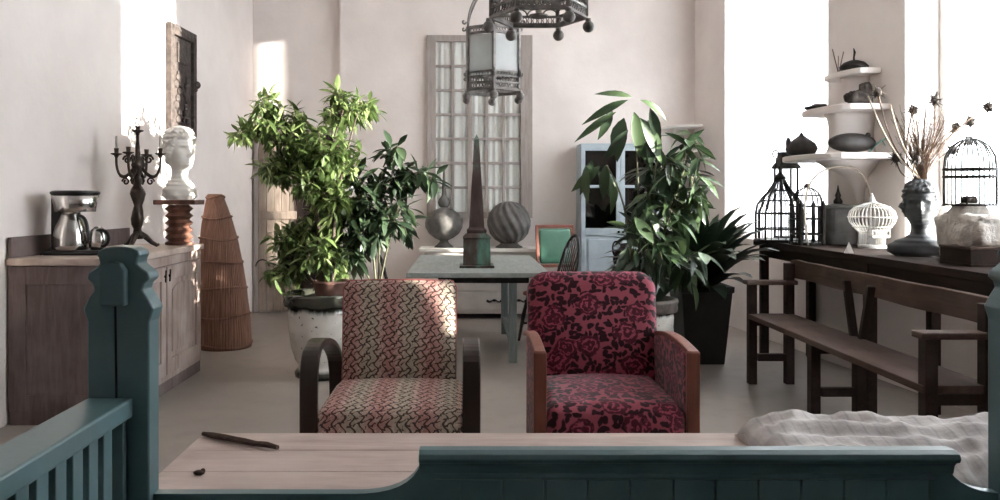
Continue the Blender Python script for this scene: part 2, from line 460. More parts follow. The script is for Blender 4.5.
# crimson cut velvet with roses and dark leaves
def velvet(name, ua, va):
    t = NT(name); xs = t.sep()
    def coord(spec):
        r = None
        for i, k in spec:
            q = t.math('MULTIPLY', xs[i], k); r = q if r is None else t.math('ADD', r, q)
        return r
    vec = t.comb(coord(ua), coord(va), 0.0)
    wn = t.n.new('ShaderNodeTexNoise'); t.l.new(vec, wn.inputs['Vector']); wn.inputs['Scale'].default_value = 12; wn.inputs['Detail'].default_value = 3
    wv = t.n.new('ShaderNodeVectorMath'); wv.operation = 'MULTIPLY_ADD'
    t.l.new(wn.outputs['Color'], wv.inputs[0]); wv.inputs[1].default_value = (.06, .06, 0); t.l.new(vec, wv.inputs[2])
    v2 = wv.outputs[0]
    def vor(scale, v, rnd=1.0, out='Distance'):
        n = t.n.new('ShaderNodeTexVoronoi'); n.voronoi_dimensions = '2D'; t.l.new(v, n.inputs['Vector'])
        n.inputs['Scale'].default_value = scale; n.inputs['Randomness'].default_value = rnd
        return n.outputs[out]
    ro = vor(6.2, v2, .75)
    pn = t.noise(34, 3, vec=vec)
    petals = t.math('SINE', t.math('ADD', t.math('MULTIPLY', ro, 34.0), t.math('MULTIPLY', pn, 15.0)))
    rose = t.math('MULTIPLY', t.math('SUBTRACT', .36, t.math('ADD', ro, t.math('MULTIPLY', t.math('SUBTRACT', t.noise(18, 2, vec=vec), .5), .35))), 22.0, clamp=True)
    m1 = t.mapping((1, .55, 1), (0, 0, .7), v2); m2 = t.mapping((.55, 1, 1), (0, 0, .2), v2)
    la = t.math('MULTIPLY', t.math('SUBTRACT', .37, vor(34, m1)), 14.0, clamp=True)
    lb = t.math('MULTIPLY', t.math('SUBTRACT', .35, vor(29, m2)), 14.0, clamp=True)
    leaf = t.math('MAXIMUM', la, lb)
    pet = t.ramp(petals, [(.05, (78, 20, 38)), (.45, (132, 46, 68)), (.9, (160, 74, 92))])
    gr = t.mix(leaf, lin((150, 72, 86)), lin((42, 9, 22)))
    c = t.mix(rose, gr, pet)
    c = t.mix(t.math('MULTIPLY', t.math('MULTIPLY', la, lb), .7), c, lin((46, 10, 24)))
    t.base(c); t.pbr(.85, 0, .2)
    t.b.inputs['Sheen Weight'].default_value = .25
    t.bump(t.noise(140, 2), .25, .003)
    return t.m
M['velvet'] = velvet('crimson_rose_velvet', [(0, 1)], [(2, 1), (1, 1)])
M['velvet_side'] = velvet('crimson_rose_velvet_side', [(1, 1)], [(2, 1), (0, 1)])

# ------------------------------------------------------------------ the room
CEIL = 4.0
LX = lambda d: -2.62 + (d - 4.4) * .0474
mb = MB(); mb.span(-3.2, 4.6, -2.6, 9.9, -.12, 0)
struct('floor', mb, M['floor'])
mb = MB(); mb.span(-3.2, 4.6, -2.6, 9.9, CEIL, CEIL + .12)
struct('ceiling', mb, M['ceil'])
mb = MB()
p = [(LX(-2.4), -2.4), (LX(9.6), 9.6), (LX(9.6) - .25, 9.6), (LX(-2.4) - .25, -2.4)]
mb.prism(p, lambda u, v, t_: (u, v, t_), 0, CEIL)
struct('wall_left', mb, M['plaster'])
mb = MB()
mb.span(-1.40, 3.1, 8.95, 9.6, 0, CEIL)
mb.span(-2.6, -1.40, 9.05, 9.6, 0, CEIL)
struct('wall_back', mb, M['plaster'])
mb = MB(); mb.span(-3.2, 4.6, -2.6, -2.3, 0, CEIL)
struct('wall_front', mb, M['plaster'])
# right wall: runs slightly askew; s along the wall from the back corner, t outwards
RO, RU, RN = Vector((2.57, 8.95, 0)), Vector((.118, -.993, 0)), Vector((.993, .118, 0))
RA = math.atan2(.118, .993)
def RW(s, t_, z): return RO + RU * s + RN * t_ + Vector((0, 0, z))
TH, SILL, HEAD = .34, .90, 3.72
WIN = [(.765, 2.62), (3.545, 6.6)]
mb = MB()
def wp(s0, s1, z0, z1):
    mb.prism([(s0, z0), (s1, z0), (s1, z1), (s0, z1)], lambda u, v, t_: RW(u, t_, v), 0, TH)
prev = -.4
for a, b in WIN:
    wp(prev, a, 0, CEIL); wp(a, b, 0, SILL); wp(a, b, HEAD, CEIL); prev = b
wp(prev, 11.6, 0, CEIL)
struct('wall_right', mb, M['plaster'])
for i, (a, b) in enumerate(WIN):
    fr = MB(); T0, T1 = TH - .09, TH - .03
    def fb(s0, s1, z0, z1, q0=T0, q1=T1, m=None):
        (m or fr).prism([(s0, z0), (s1, z0), (s1, z1), (s0, z1)], lambda u, v, t_: RW(u, t_, v), q0, q1)
    fb(a, a + .05, SILL, HEAD); fb(b - .05, b, SILL, HEAD)
    fb(a + .05, b - .05, SILL, SILL + .05); fb(a + .05, b - .05, HEAD - .06, HEAD)
    mid = a + (b - a) * (.5 if i != 1 else .47)
    fb(mid - .035, mid + .035, SILL + .05, HEAD - .06)
    root = struct('window_%d' % (i + 1), fr, M['white_paint'], bevel=.004)
    for s0, s1 in ((a + .05, mid - .035), (mid + .035, b - .05)):
        g = MB(); fb(s0, s1, SILL + .05, HEAD - .06, TH - .063, TH - .057, g)
        g.build('pane', M['glass'], root)
# sheer curtains: hung just inside the panes
def curtain(name, s0, s1, z0, z1, t0, label, folds, amp=.035):
    n = int((s1 - s0) * 60)
    front, back = [], []
    vs, fs = [], []
    for i in range(n + 1):
        s = s0 + (s1 - s0) * i / n
        w = math.sin(i / n * folds * 2 * PI) * amp + .3 * amp * math.sin(i / n * folds * 5.3)
        for z, k in ((z0, 1.15), ((z0 + z1) / 2, 1.0), (z1, .8)):
            vs.append(RW(s, t0 + w * k, z))
    for i in range(n):
        for k in range(2):
            fs.append((i * 3 + k, i * 3 + 3 + k, i * 3 + 4 + k, i * 3 + 1 + k))
    c = MB(); c.add(vs, fs)
    o = c.build(name, M['sheer'], smooth=True)
    md = o.modifiers.new('thick', 'SOLIDIFY'); md.thickness = .0012
    return tag(o, label, 'curtain')
curtain('sheer_curtain', .79, 1.262, SILL + .02, 3.66, .17, 'white sheer curtain leaf hanging beside the back corner of the birdcage window', 4)
curtain('sheer_curtain', 1.327, 2.60, SILL + .02, 3.66, .17, 'wide white sheer curtain leaf hanging behind the black birdcages', 8)
curtain('sheer_curtain', 4.61, 6.20, SILL + .02, 3.66, .17, 'white sheer curtain drawn across the near half of the window by the stones', 10)
curtain('sheer_curtain', 6.224, 6.57, SILL + .02, 3.66, .17, 'narrow white sheer curtain leaf at the window end by the settle', 2)
for (s0, s1, lab) in ((.78, 2.61, 'thin white curtain pole above the birdcage window'), (3.56, 6.58, 'thin white curtain pole above the window by the bust')):
    c = MB(); c.tube([RW(s0, .17, 3.68), RW(s1, .17, 3.68)], .009, 8)
    tag(c.build('curtain_rod', M['white_paint'], smooth=True), lab, 'curtain rod')
# door in the recess of the back wall
dx0, dx1, dy, dz = -2.375, -1.41, 9.05, 2.0
fr = MB()
fr.span(dx0, dx0 + .05, dy - .05, dy, 0, dz); fr.span(dx1 - .05, dx1, dy - .05, dy, 0, dz); fr.span(dx0, dx1, dy - .05, dy, dz, dz + .07)
door = struct('door_1', fr, M['frame_wood'], bevel=.004)
mid = dx0 + .48
lf = MB()
for i in range(5):
    x = dx0 + .05 + i * .086
    lf.span(x + .003, x + .083, dy - .04, dy - .012, .01, dz)
lf.span(dx0 + .06, mid, dy - .058, dy - .04, .35, .44); lf.span(dx0 + .06, mid, dy - .058, dy - .04, 1.05, 1.14); lf.span(dx0 + .06, mid, dy - .058, dy - .04, 1.72, 1.81)
o = lf.build('door_leaf', M['door_plank'], door, bevel=.003); o['label'] = 'silvery plank leaf'
rf = MB()
rf.span(mid + .003, dx1 - .05, dy - .035, dy - .012, .01, dz)
for (x0, x1, z0, z1) in ((mid + .003, mid + .08, .01, dz), (dx1 - .13, dx1 - .05, .01, dz), (mid + .08, dx1 - .13, .01, .15), (mid + .08, dx1 - .13, .95, 1.07), (mid + .08, dx1 - .13, 1.85, dz)):
    rf.span(x0, x1, dy - .05, dy - .035, z0, z1)
o = rf.build('door_leaf', M['door_dark'], door, bevel=.004); o['label'] = 'dark brown panelled leaf'
hd = MB(); hd.tube(arc((dx0 + .10, dy - .065, .52), .075, 0, PI, 12, (1, 0, 0), (0, 0, 1)), .008, 6)
hd.build('door_handle', M['iron'], door, smooth=True)
# blind window with curtain, fixed on the back wall
wx0, wx1, wz0, wz1, wy = -.425, .75, 1.065, 3.10, 8.95
fr = MB()
fr.span(wx0, wx0 + .10, wy - .06, wy, wz0, wz1); fr.span(wx1 - .13, wx1, wy - .06, wy, wz0, wz1)
fr.span(wx0 + .10, wx1 - .13, wy - .06, wy, wz1 - .07, wz1); fr.span(wx0 + .10, wx1 - .13, wy - .06, wy, wz0, wz0 + .07)
xs_ = [(433 + 20 * k - CX) * 8.95 / F for k in range(1, 5)]
for x in (-.135, .09, .315, .51):
    pass
ix0, ix1 = wx0 + .10, wx1 - .13
for k in range(1, 5):
    x = ix0 + (ix1 - ix0) * k / 5
    w = .016 if k not in (2,) else .026
    fr.span(x - w, x + w, wy - .045, wy - .015, wz0 + .07, wz1 - .07)
for k in range(1, 7):
    z = wz0 + .07 + (wz1 - wz0 - .14) * k / 7
    fr.span(ix0, ix1, wy - .043, wy - .017, z - .014, z + .014)
win4 = struct('window_4', fr, M['frame_wood'], bevel=.003)
g = MB(); g.span(ix0, ix1, wy - .032, wy - .028, wz0 + .07, wz1 - .07); g.build('pane', M['glass'], win4)
vs, fs = [], []
n = 160
for i in range(n + 1):
    x = ix0 + (ix1 - ix0) * i / n
    ph = i / n
    w = .008 * math.sin(ph * 2 * PI * 11 + 1.6 * math.sin(ph * 9)) + .002 * math.sin(ph * 2 * PI * 17)
    for z in (wz0 + .07, wz1 - .07): vs.append((x + (.012 * math.sin(ph * 31) if z > 2 else 0), wy - .012 + w, z))
for i in range(n): fs.append((2 * i, 2 * i + 2, 2 * i + 3, 2 * i + 1))
c = MB(); c.add(vs, fs)
o = c.build('net_curtain', M['net'], win4, smooth=True); o['label'] = 'gathered white curtain behind the panes'

# ------------------------------------------------------------------ teal settle in front
SD = 1.65
settle = thing('settle', 'teal painted wooden settle with notched posts and slatted arm in front of the pale table', 'settle', (.217, SD, 0))
sx = lambda px: (px - CX) * SD / F - .217
sz = lambda py: EYE - (py - CY) * SD / F
def post(cx_):
    prof_r = [(31, 1.6e3), (31, 322), (35.5, 309), (30, 299), (24, 290), (26, 284), (31.5, 279), (30, 273), (23, 268), (18.5, 264), (20, 258), (22, 255), (20, 251), (14, 248), (6, 246.5)]
    pts = []
    for hw, y in prof_r: pts.append((hw * SD / F, 0.0 if y > 1000 else sz(y)))
    poly = pts + [(-a, b) for a, b in reversed(pts)]
    m = MB(); m.prism(poly, lambda u, v, t_: (cx_ + u, t_, v), 0, .056)
    o = m.build('post', M['teal'], settle, bevel=.004)
    pl = MB()
    a = lambda px: (px - 118) * SD / F
    pp = [(a(104), sz(305)), (a(129), sz(305)), (a(129), sz(270)), (a(124), sz(263)), (a(118), sz(261)), (a(109), sz(263)), (a(104), sz(270))]
    pl.prism(pp, lambda u, v, t_: (cx_ + u, t_, v), -.024, -.0005)
    pl.build('plaque', M['teal'], o, bevel=.004)
    gv = MB(); gv.prism([(a(115), sz(398)), (a(117.5), sz(398)), (a(116.5), sz(299)), (a(114), sz(299))], lambda u, v, t_: (cx_ + u, t_, v), -.0255, .001)
    gv2 = MB(); gv2.prism([(a(115.5), sz(400)), (a(117.5), sz(400)), (a(116.5), sz(304)), (a(114.5), sz(304))], lambda u, v, t_: (cx_ + u, t_, v), -.0015, .001)
    o2 = gv2.build('slot', M['dark'], o); o2['label'] = 'dark vertical slot'
    return o
post(sx(118)); post(sx(1036))
# back: raised crest between concave shoulders, low rail to the posts
xl, xr = sx(150), sx(1004)
c0, c1 = sx(420), sx(956)
def shoulder(sgn, x0):
    pts = []
    for k in range(9):
        t_ = k / 8
        pts.append((x0 + sgn * (.012 + .14 * (t_ ** 1.6)), sz(464) - (sz(464) - sz(497)) * (1 - (1 - t_) ** 2.2)))
    return pts
low = sz(497)
poly = [(xl, .30), (xr, .30), (xr, low)] + [(x, z) for x, z in reversed(shoulder(1, c1 - .02))] + [(c1 - .02, sz(455)), (c0 + .012, sz(455))] + [(x, z) for x, z in shoulder(-1, c0 + .012)] + [(xl, low)]
m = MB(); m.prism(poly, lambda u, v, t_: (u, t_, v), .018, .044)
m.build('back_panel', M['teal'], settle, bevel=.003)
# moulded cap, tongue-and-groove boards under it
m = MB()
capz = sz(450.5)
prof = [(.05, capz - .012), (.036, capz - .002), (.004, capz), (-.012, capz - .005), (-.016, capz - .014), (-.012, capz - .022), (-.002, capz - .026), (.006, capz - .034), (.010, capz - .050), (.010, capz - .052), (.050, capz - .052)]
n = len(prof)
vs = [(c0 - .002, y, z) for y, z in prof] + [(c1 + .002, y, z) for y, z in prof]
m.add(vs, [tuple(range(n)), tuple(range(2 * n - 1, n - 1, -1))] + [(i, i + n, (i + 1) % n + n, (i + 1) % n) for i in range(n)])
m.build('crest_rail', M['teal'], settle, bevel=.0015)
m = MB(); m.tube([(c0 + .03, .012, sz(478)), (c1 - .04, .012, sz(478))], .008, 8)
m.build('bead_moulding', M['teal'], settle, smooth=True)
bw = .0885
x = xl + .02; k = 0
while x < xr - .02:
    m = MB(); top = sz(481) if (x > c0 + .02 and x + bw < c1 - .02) else low - .03
    x1 = min(x + bw - .003, xr - .01)
    m.span(x, x1, .006, .0175, .30, top)
    m.build('board', M['teal'], settle, bevel=.002)
    x += bw
# seat
m = MB(); m.span(sx(95), sx(1060), -.56, .0, .40, .435); m.build('seat', M['teal'], settle, bevel=.006)
m = MB(); m.span(sx(95) + .03, sx(1060) - .03, -.54, -.515, .0, .40); m.build('front_board', M['teal'], settle, bevel=.004)
# slatted arms running towards the viewer
for sg, x0 in ((1, -.683 - .217), (-1, 1.14 + (1.14 - .217 - (-.683)) * 0 + .0)):
    if sg == 1: xa, xb = -.777 - .217, -.683 - .217
    else:
        xc = sx(118) + sx(1036)
        xa, xb = xc - (-.683 - .217), xc - (-.777 - .217)
    m = MB(); m.span(xa, xb, -.60, -.002, .847, .887)
    arm = m.build('arm_rail', M['teal'], settle, bevel=.005)
    xi = (xa + xb) / 2 + sg * .020
    for j in range(9):
        y = -.085 - .0605 * j
        m = MB(); m.span(xi - .012, xi + .012, y - .019, y + .019, .4355, .8465)
        m.build('slat', M['teal'], settle, bevel=.002)
    m = MB(); m.span(xi - .014, xi + .014, -.022, -.003, .4355, .8465); m.build('end_slat', M['teal'], settle, bevel=.002)
    m = MB(); m.span(xi - .03, xi + .03, -.60, -.555, 0, .8465); m.build('front_post', M['teal'], settle, bevel=.004)

# ------------------------------------------------------------------ pale plank table behind the settle
TZ = .65
tab = thing('plank_table', 'pale scrubbed plank table just behind the teal settle', 'table', (.49, 1.97, 0))
for (y0, y1) in ((-.23, -.075), (-.0745, .085), (.0855, .235)):
    m = MB(); m.span(-1.21, 1.21, y0, y1, TZ - .04, TZ)
    m.build('plank', M['table_wood'], tab, bevel=.003)
for sxx in (-1, 1):
    for syy in (-1, 1):
        m = MB(); m.box((sxx * 1.10, syy * .17, (TZ - .11) / 2), (.06, .06, TZ - .11)); m.build('leg', M['table_wood'], tab, bevel=.004)
for syy in (-1, 1):
    m = MB(); m.span(-1.15, 1.15, syy * .17 - .012, syy * .17 + .012, TZ - .11, TZ - .0405); m.build('apron', M['table_wood'], tab, bevel=.002)
# broken batten along the far edge, and a chip
a, b = W(203, 437, 2.17), W(278, 452, 2.05)
a.z = b.z = TZ + .009
m = MB()
pts = [a.lerp(b, k / 7) + Vector((0, random.uniform(-.003, .003), random.uniform(-.001, .002))) for k in range(8)]
m.tube([q - a for q in pts], [.006, .009, .009, .0085, .009, .008, .0085, .006], 6)
tag(m.build('wood_strip', M['bark'], loc=a), 'thin dark broken strip of wood lying across the pale table', 'stick')
q = W(199, 472, 1.87); q.z = TZ
m = MB(); m.sphere((0, 0, .006), (.014, .01, .006), 8, 5); m.sphere((.008, .004, .009), (.006, .005, .006), 6, 4)
tag(m.build('wood_chip', M['bark'], loc=q), 'small dark chip lying on the pale table top', 'wood chip')
# quilted cushion at the end of the table
nx, ny = 90, 30
X0, X1, Y0, Y1 = .735, 1.62, 1.755, 2.185
vs, fs = [], []
def cz(u, v):
    e = min(u / .05, (1 - u) / .05, 1) ** .5 * min(v / .16, (1 - v) / .12, 1) ** .5
    h = .066 * e
    h += .016 * e * mnoise.noise(Vector((u * 9, v * 5, 1))) + .008 * e * mnoise.noise(Vector((u * 25, v * 9, 5))) + .006 * e * math.sin(v * 30 + 3 * u)
    if v < .45: h += .011 * e * math.sin(u * 120 + 4 * mnoise.noise(Vector((u * 8, v * 5, 3)))) * (1 - v / .45)
    h *= (.55 + .45 * min(1, v / .5)) if u < .5 else (.62 + .38 * min(1, v / .5))
    return h
for j in range(ny + 1):
    for i in range(nx + 1):
        u, v = i / nx, j / ny
        vs.append((u * (X1 - X0), v * (Y1 - Y0) + .012 * math.sin(u * 9), cz(u, v) + .0008))
nb = len(vs)
for j in range(ny):
    for i in range(nx):
        k = j * (nx + 1) + i
        fs.append((k, k + 1, k + nx + 2, k + nx + 1))
per = [i for i in range(nx + 1)] + [j * (nx + 1) + nx for j in range(1, ny + 1)] + [ny * (nx + 1) + i for i in range(nx - 1, -1, -1)] + [j * (nx + 1) for j in range(ny - 1, 0, -1)]
m = MB(); m.add(vs, fs + [tuple(reversed(per))])
cu = m.build('quilted_cushion', M['ticking'], smooth=True, loc=(X0, Y0, TZ + .001))
tag(cu, 'grey ticking striped quilted cushion lying crumpled on the pale table', 'cushion')

# ------------------------------------------------------------------ armchairs
def pillow(m, c, size, crown=.03, n=14, rx=0.0, corner=.06, axis='z'):
    """soft box: rounded outline, puffed on its wide face (local z)"""
    hx, hy, hz = [k / 2 for k in size]
    rot = Euler((rx, 0, 0)).to_matrix(); c = Vector(c)
    vs, fs = [], []
    def put(u, v, s):
        du, dv = min(1 - abs(u), 1), min(1 - abs(v), 1)
        x, y = u * hx, v * hy
        ax, ay = abs(x) - (hx - corner), abs(y) - (hy - corner)
        if ax > 0 and ay > 0:
            r = math.hypot(ax, ay); mx = max(ax, ay)
            if r > 1e-6:
                f = mx / r; x = math.copysign(hx - corner + ax * f, x); y = math.copysign(hy - corner + ay * f, y)
        h = hz + crown * (1 - u * u) * (1 - v * v)
        rnd = min(du / .10, dv / .10, 1.0); h -= .28 * hz * (1 - math.sqrt(max(0, 1 - (1 - rnd) ** 2)))
        return c + rot @ Vector((x, y, s * h))
    g = [i / n * 2 - 1 for i in range(n + 1)]
    g = [math.copysign(abs(k) ** .75, k) for k in g]
    N = n + 1
    for s in (1, -1):
        for v in g:
            for u in g: vs.append(put(u, v, s))
    for s in (0, 1):
        for j in range(n):
            for i in range(n):
                k = s * N * N + j * N + i
                fs.append((k, k + 1, k + N + 1, k + N))
    per = [i for i in range(N)] + [j * N + n for j in range(1, N)] + [n * N + i for i in range(n - 1, -1, -1)] + [j * N for j in range(n - 1, 0, -1)]
    for a_, b_ in zip(per, per[1:] + per[:1]): fs.append((a_, b_, b_ + N * N, a_ + N * N))
    return m.add(vs, fs)
# patterned chair
ac = thing('armchair', 'armchair in beige and dusty pink chain pattern with dark curved wooden arms', 'armchair', (-.30, 3.5, 0))
m = MB(); pillow(m, (.0, -.02, .355), (.595, .60, .19), .03, corner=.05); m.build('seat', M['moquette'], ac, smooth=True)
m = MB(); pillow(m, (-.008, .30, .645), (.535, .52, .12), .022, rx=PI / 2 - .14, corner=.035); bk = m.build('backrest', M['moquette'], ac, smooth=True)
m = MB()
R = Euler((PI / 2 - .14, 0, 0)).to_matrix(); cc = Vector((-.008, .30, .645))
pp = [(-.262, -.25), (-.266, .225), (-.25, .253), (-.1, .2585), (.1, .2585), (.25, .253), (.266, .225), (.262, -.25)]
m.tube([cc + R @ Vector((x, y, .042)) for x, y in pp], .005, 6)
o = m.build('piping', M['piping'], bk, smooth=True); o['label'] = 'dusty rose piping'
for sg in (-1, 1):
    pts = [(0, -.27, 0.0), (0, -.285, .2), (0, -.295, .4), (0, -.295, .52)]
    pts += [tuple(q) for q in bez((0, -.295, .54), (0, -.29, .67), (0, -.22, .69), (0, -.08, .68), 10)]
    pts += [tuple(q) for q in bez((0, -.04, .675), (0, .12, .655), (0, .30, .59), (0, .36, .52), 8)]
    pts += [(0, .40, .45), (0, .42, .25), (0, .42, 0)]
    m = MB(); m.strip([(sg * .326, y, z) for x, y, z in pts], .072, .03, (1, 0, 0))
    m.build('arm', M['bentwood'], ac, smooth=False, bevel=.006)
m = MB(); m.span(-.31, .31, -.24, -.21, .20, .258); m.span(-.31, .31, .33, .36, .20, .258); m.build('seat_rail', M['bentwood'], ac, bevel=.003)
# red chair
rc = thing('armchair', 'crimson rose patterned velvet armchair with reddish wood trimmed arms', 'armchair', (.602, 3.5, 0))
m = MB(); pillow(m, (0, -.035, .365), (.553, .62, .21), .035, corner=.05); m.build('seat', M['velvet'], rc, smooth=True)
m = MB(); pillow(m, (-.004, .29, .645), (.60, .60, .13), .03, rx=PI / 2 - .13, corner=.09); m.build('backrest', M['velvet'], rc, smooth=True)
for sg in (-1, 1):
    # upholstered side, arched towards the back
    def armtop(y): return .672 + .03 * math.sin((y + .31) / .62 * PI) - .03 * (y + .31) / .6
    ys = [-.305 + .60 * k / 14 for k in range(15)]
    poly = [(-.305, .16), (.295, .16)] + [(y, armtop(y)) for y in reversed(ys)]
    m = MB(); m.prism(poly, lambda u, v, t_: (t_, u, v), sg * .278, sg * .312)
    sd = m.build('side_panel', M['velvet_side'], rc, bevel=.012)
    m = MB(); m.strip([(sg * .304, y, armtop(y) + .009) for y in [-.33] + ys], .046, .02, (1, 0, 0))
    m.strip([(sg * .304, -.318, z) for z in (0.0, .2, .4, .6, armtop(-.3) + .012)], .052, .03, (1, 0, 0))
    o = m.build('arm_trim', M['chair_wood'], rc, bevel=.005); o['label'] = 'reddish wooden arm trim'
    m = MB(); m.span(sg * .30 - .022, sg * .30 + .022, .27, .31, 0, .16); m.build('rear_leg', M['chair_wood'], rc, bevel=.004)
m = MB(); m.span(-.29, .29, -.335, -.305, .17, .26); m.build('front_rail', M['chair_wood'], rc, bevel=.004)

# ------------------------------------------------------------------ cabinet on the wall side and what stands on it
CD0, CD1, CXF = 4.55, 6.0, -1.98
cab = thing('cabinet', 'worn mauve wooden cabinet with panelled doors against the pale wall', 'cabinet', (-2.2, (CD0 + CD1) / 2, 0))
o_ = Vector((-2.2, (CD0 + CD1) / 2, 0))
L0, L1 = LX(CD0) + .012 - o_.x, LX(CD1) + .012 - o_.x
fx = CXF - o_.x; y0, y1 = CD0 - o_.y, CD1 - o_.y
m = MB(); m.prism([(L0, y0 + .012), (fx - .012, y0 + .012), (fx - .012, y1), (L1, y1)], lambda u, v, t_: (u, v, t_), .08, .905)
m.build('carcass', M['cab_wood'], cab, bevel=.003)
m = MB(); m.prism([(L0 + .01, y0 + .004), (fx - .004, y0 + .004), (fx - .004, y1 - .005), (L1 + .01, y1 - .005)], lambda u, v, t_: (u, v, t_), 0, .08)
m.build('plinth', M['cab_wood'], cab)
m = MB(); m.prism([(L0, y0 - .018), (fx + .012, y0 - .018), (fx + .02, y0 - .01), (fx + .02, y1 + .01), (L1, y1 + .01)], lambda u, v, t_: (u, v, t_), .91, .95)
m.build('top_slab', M['slab'], cab, bevel=.006)
m = MB(); m.prism([(L0, y0), (L0 + .02, y0), (L1 + .02, y1), (L1, y1)], lambda u, v, t_: (u, v, t_), .951, 1.07)
m.build('backsplash', M['cab_wood'], cab, bevel=.003)
# end panel facing the room: frame with one recessed board
m = MB()
for (a_, b_, z0, z1) in ((L0, L0 + .10, .08, .905), (fx - .10, fx, .08, .905), (L0 + .10, fx - .10, .08, .17), (L0 + .10, fx - .10, .80, .905)):
    m.span(a_, b_, y0, y0 + .0115, z0, z1)
m.build('end_frame', M['cab_wood'], cab, bevel=.002)
# doors on the long front
dw = (y1 - y0 - .12) / 2
m = MB(); m.span(fx - .0115, fx, y0, y0 + .05, .08, .905); m.span(fx - .0115, fx, y1 - .05, y1, .08, .905); m.span(fx - .0115, fx, y0 + .05, y1 - .05, .845, .905); m.span(fx - .0115, fx, y0 + .05, y1 - .05, .08, .12)
m.build('face_frame', M['cab_lit_front'], cab, bevel=.002)
for k in range(2):
    a_ = y0 + .055 + k * (dw + .01); b_ = a_ + dw - .006
    m = MB()
    m.span(fx - .011, fx + .002, a_, b_, .125, .84)
    for (q0, q1, z0, z1) in ((a_, a_ + .08, .125, .84), (b_ - .08, b_, .125, .84), (a_ + .08, b_ - .08, .125, .22), (a_ + .08, b_ - .08, .75, .84)):
        m.span(fx + .002, fx + .016, q0, q1, z0, z1)
    pr = 9
    m.prism([(a_ + .11, .26), (b_ - .11, .26), (b_ - .11, .66)] + [((a_ + b_) / 2 + (b_ - a_ - .22) / 2 * math.cos(PI * i / pr), .66 + .055 * math.sin(PI * i / pr)) for i in range(1, pr)] + [(a_ + .11, .66)], lambda u, v, t_: (t_, u, v), fx + .002, fx + .011)
    dr = m.build('door', M['cab_lit_front'], cab, bevel=.003)
    hy = b_ - .03 if k == 0 else a_ + .03
    h = MB(); h.bar((fx + .022, hy, .74), (fx + .022, hy + .01, .82), .012, .008, (1, 0, 0)); h.sphere((fx + .02, hy, .78), .010, 8, 6)
    h.build('latch', M['iron'], dr, bevel=.002)
CZ = .951
# coffee maker
p0 = Vector((-2.335, 4.86, CZ))
cm = thing('coffee_maker', 'black and steel filter coffee maker on the worn cabinet top', 'coffee maker', p0)
m = MB(); m.prism([(-.19 + .0, -.085), (.12, -.085), (.16, -.05), (.16, .05), (.12, .085), (-.19, .085)], lambda u, v, t_: (u, v, t_), 0, .028)
m.build('base', M['plastic'], cm, bevel=.008)
m = MB(); m.prism([(-.185, .0), (-.06, .03), (-.06, .085), (-.185, .085)], lambda u, v, t_: (u, v, t_), .0285, .36)
m.build('water_tank', M['plastic'], cm, bevel=.012)
m = MB(); m.lathe([(.115, .26), (.120, .30), (.135, .366)], (-.03, -.005, 0), 32)
fh = m.build('filter_housing', M['steel'], cm, smooth=True)
m = MB(); m.lathe([(.139, .3665), (.139, .380), (.12, .388), (.0, .39)], (-.03, -.005, 0), 32)
m.build('lid', M['plastic'], cm, smooth=True)
m = MB(); m.lathe([(.088, .029), (.097, .034), (.100, .06), (.098, .11), (.086, .17), (.066, .215), (.056, .24), (.054, .256)], (-.055, -.012, 0), 32)
jug = m.build('jug', M['steel'], cm, smooth=True); jug['label'] = 'shiny steel jug'
m = MB(); m.tube(bez((.0, -.03, .235), (.075, -.05, .24), (.06, -.05, .13), (.075, -.05, .09), 12), .011, 8); m.tube([(.075, -.05, .09), (.04, -.03, .065)], .010, 8)
m.build('handle', M['plastic'], jug, smooth=True)
m = MB(); m.lathe([(.04, .029), (.05, .05), (.052, .10), (.04, .15), (.02, .17)], (.105, .0, 0), 24)
m.build('side_tank', M['steel'], cm, smooth=True)
m = MB(); m.tube(arc((.135, -.03, .10), .05, -PI / 2.2, PI / 1.5, 12, (1, 0, 0), (0, 0, 1)), .011, 8)
m.build('side_handle', M['plastic'], cm, smooth=True)
m = MB(); m.tube(bez((-.165, .075, .1), (-.21, .08, .05), (-.21, .02, .01), (-.19, -.1, .006), 12), .004, 6)
m.build('cord', M['plastic'], cm, smooth=True)
# candelabra
p0 = Vector((-2.25, 5.50, CZ))
cd = thing('candelabra', 'dark scrolled bronze candelabra on the worn cabinet', 'candelabra', p0)
m = MB(); m.lathe([(.03, .06), (.045, .075), (.03, .10), (.024, .13), (.036, .16), (.042, .20), (.034, .25), (.026, .29), (.040, .33), (.050, .37), (.042, .40), (.024, .43), (.032, .46), (.020, .49), (.030, .53), (.046, .57), (.036, .60), (.018, .63), (.015, .68), (.011, .74), (.010, .78)], seg=14,
    wob=lambda a, z: 1 + .14 * math.sin(a * 3 + z * 22))
m.build('stem', M['bronze'], cd, smooth=True)
for k in range(3):
    a_ = k * 2 * PI / 3 + .5
    dv = Vector((math.cos(a_), math.sin(a_), 0))
    m = MB(); m.tube([dv * .01 + Vector((0, 0, .10)), dv * .05 + Vector((0, 0, .075)), dv * .09 + Vector((0, 0, .035)), dv * .125 + Vector((0, 0, .014)), dv * .14 + Vector((0, 0, .022))], [.022, .020, .015, .013, .009], 8)
    m.build('foot', M['bronze'], cd, smooth=True)
m = MB(); m.lathe([(.011, .775), (.014, .79), (.036, .80), (.040, .808), (.014, .812), (.016, .835), (.0, .836)], seg=16)
m.build('top_cup', M['bronze'], cd, smooth=True)
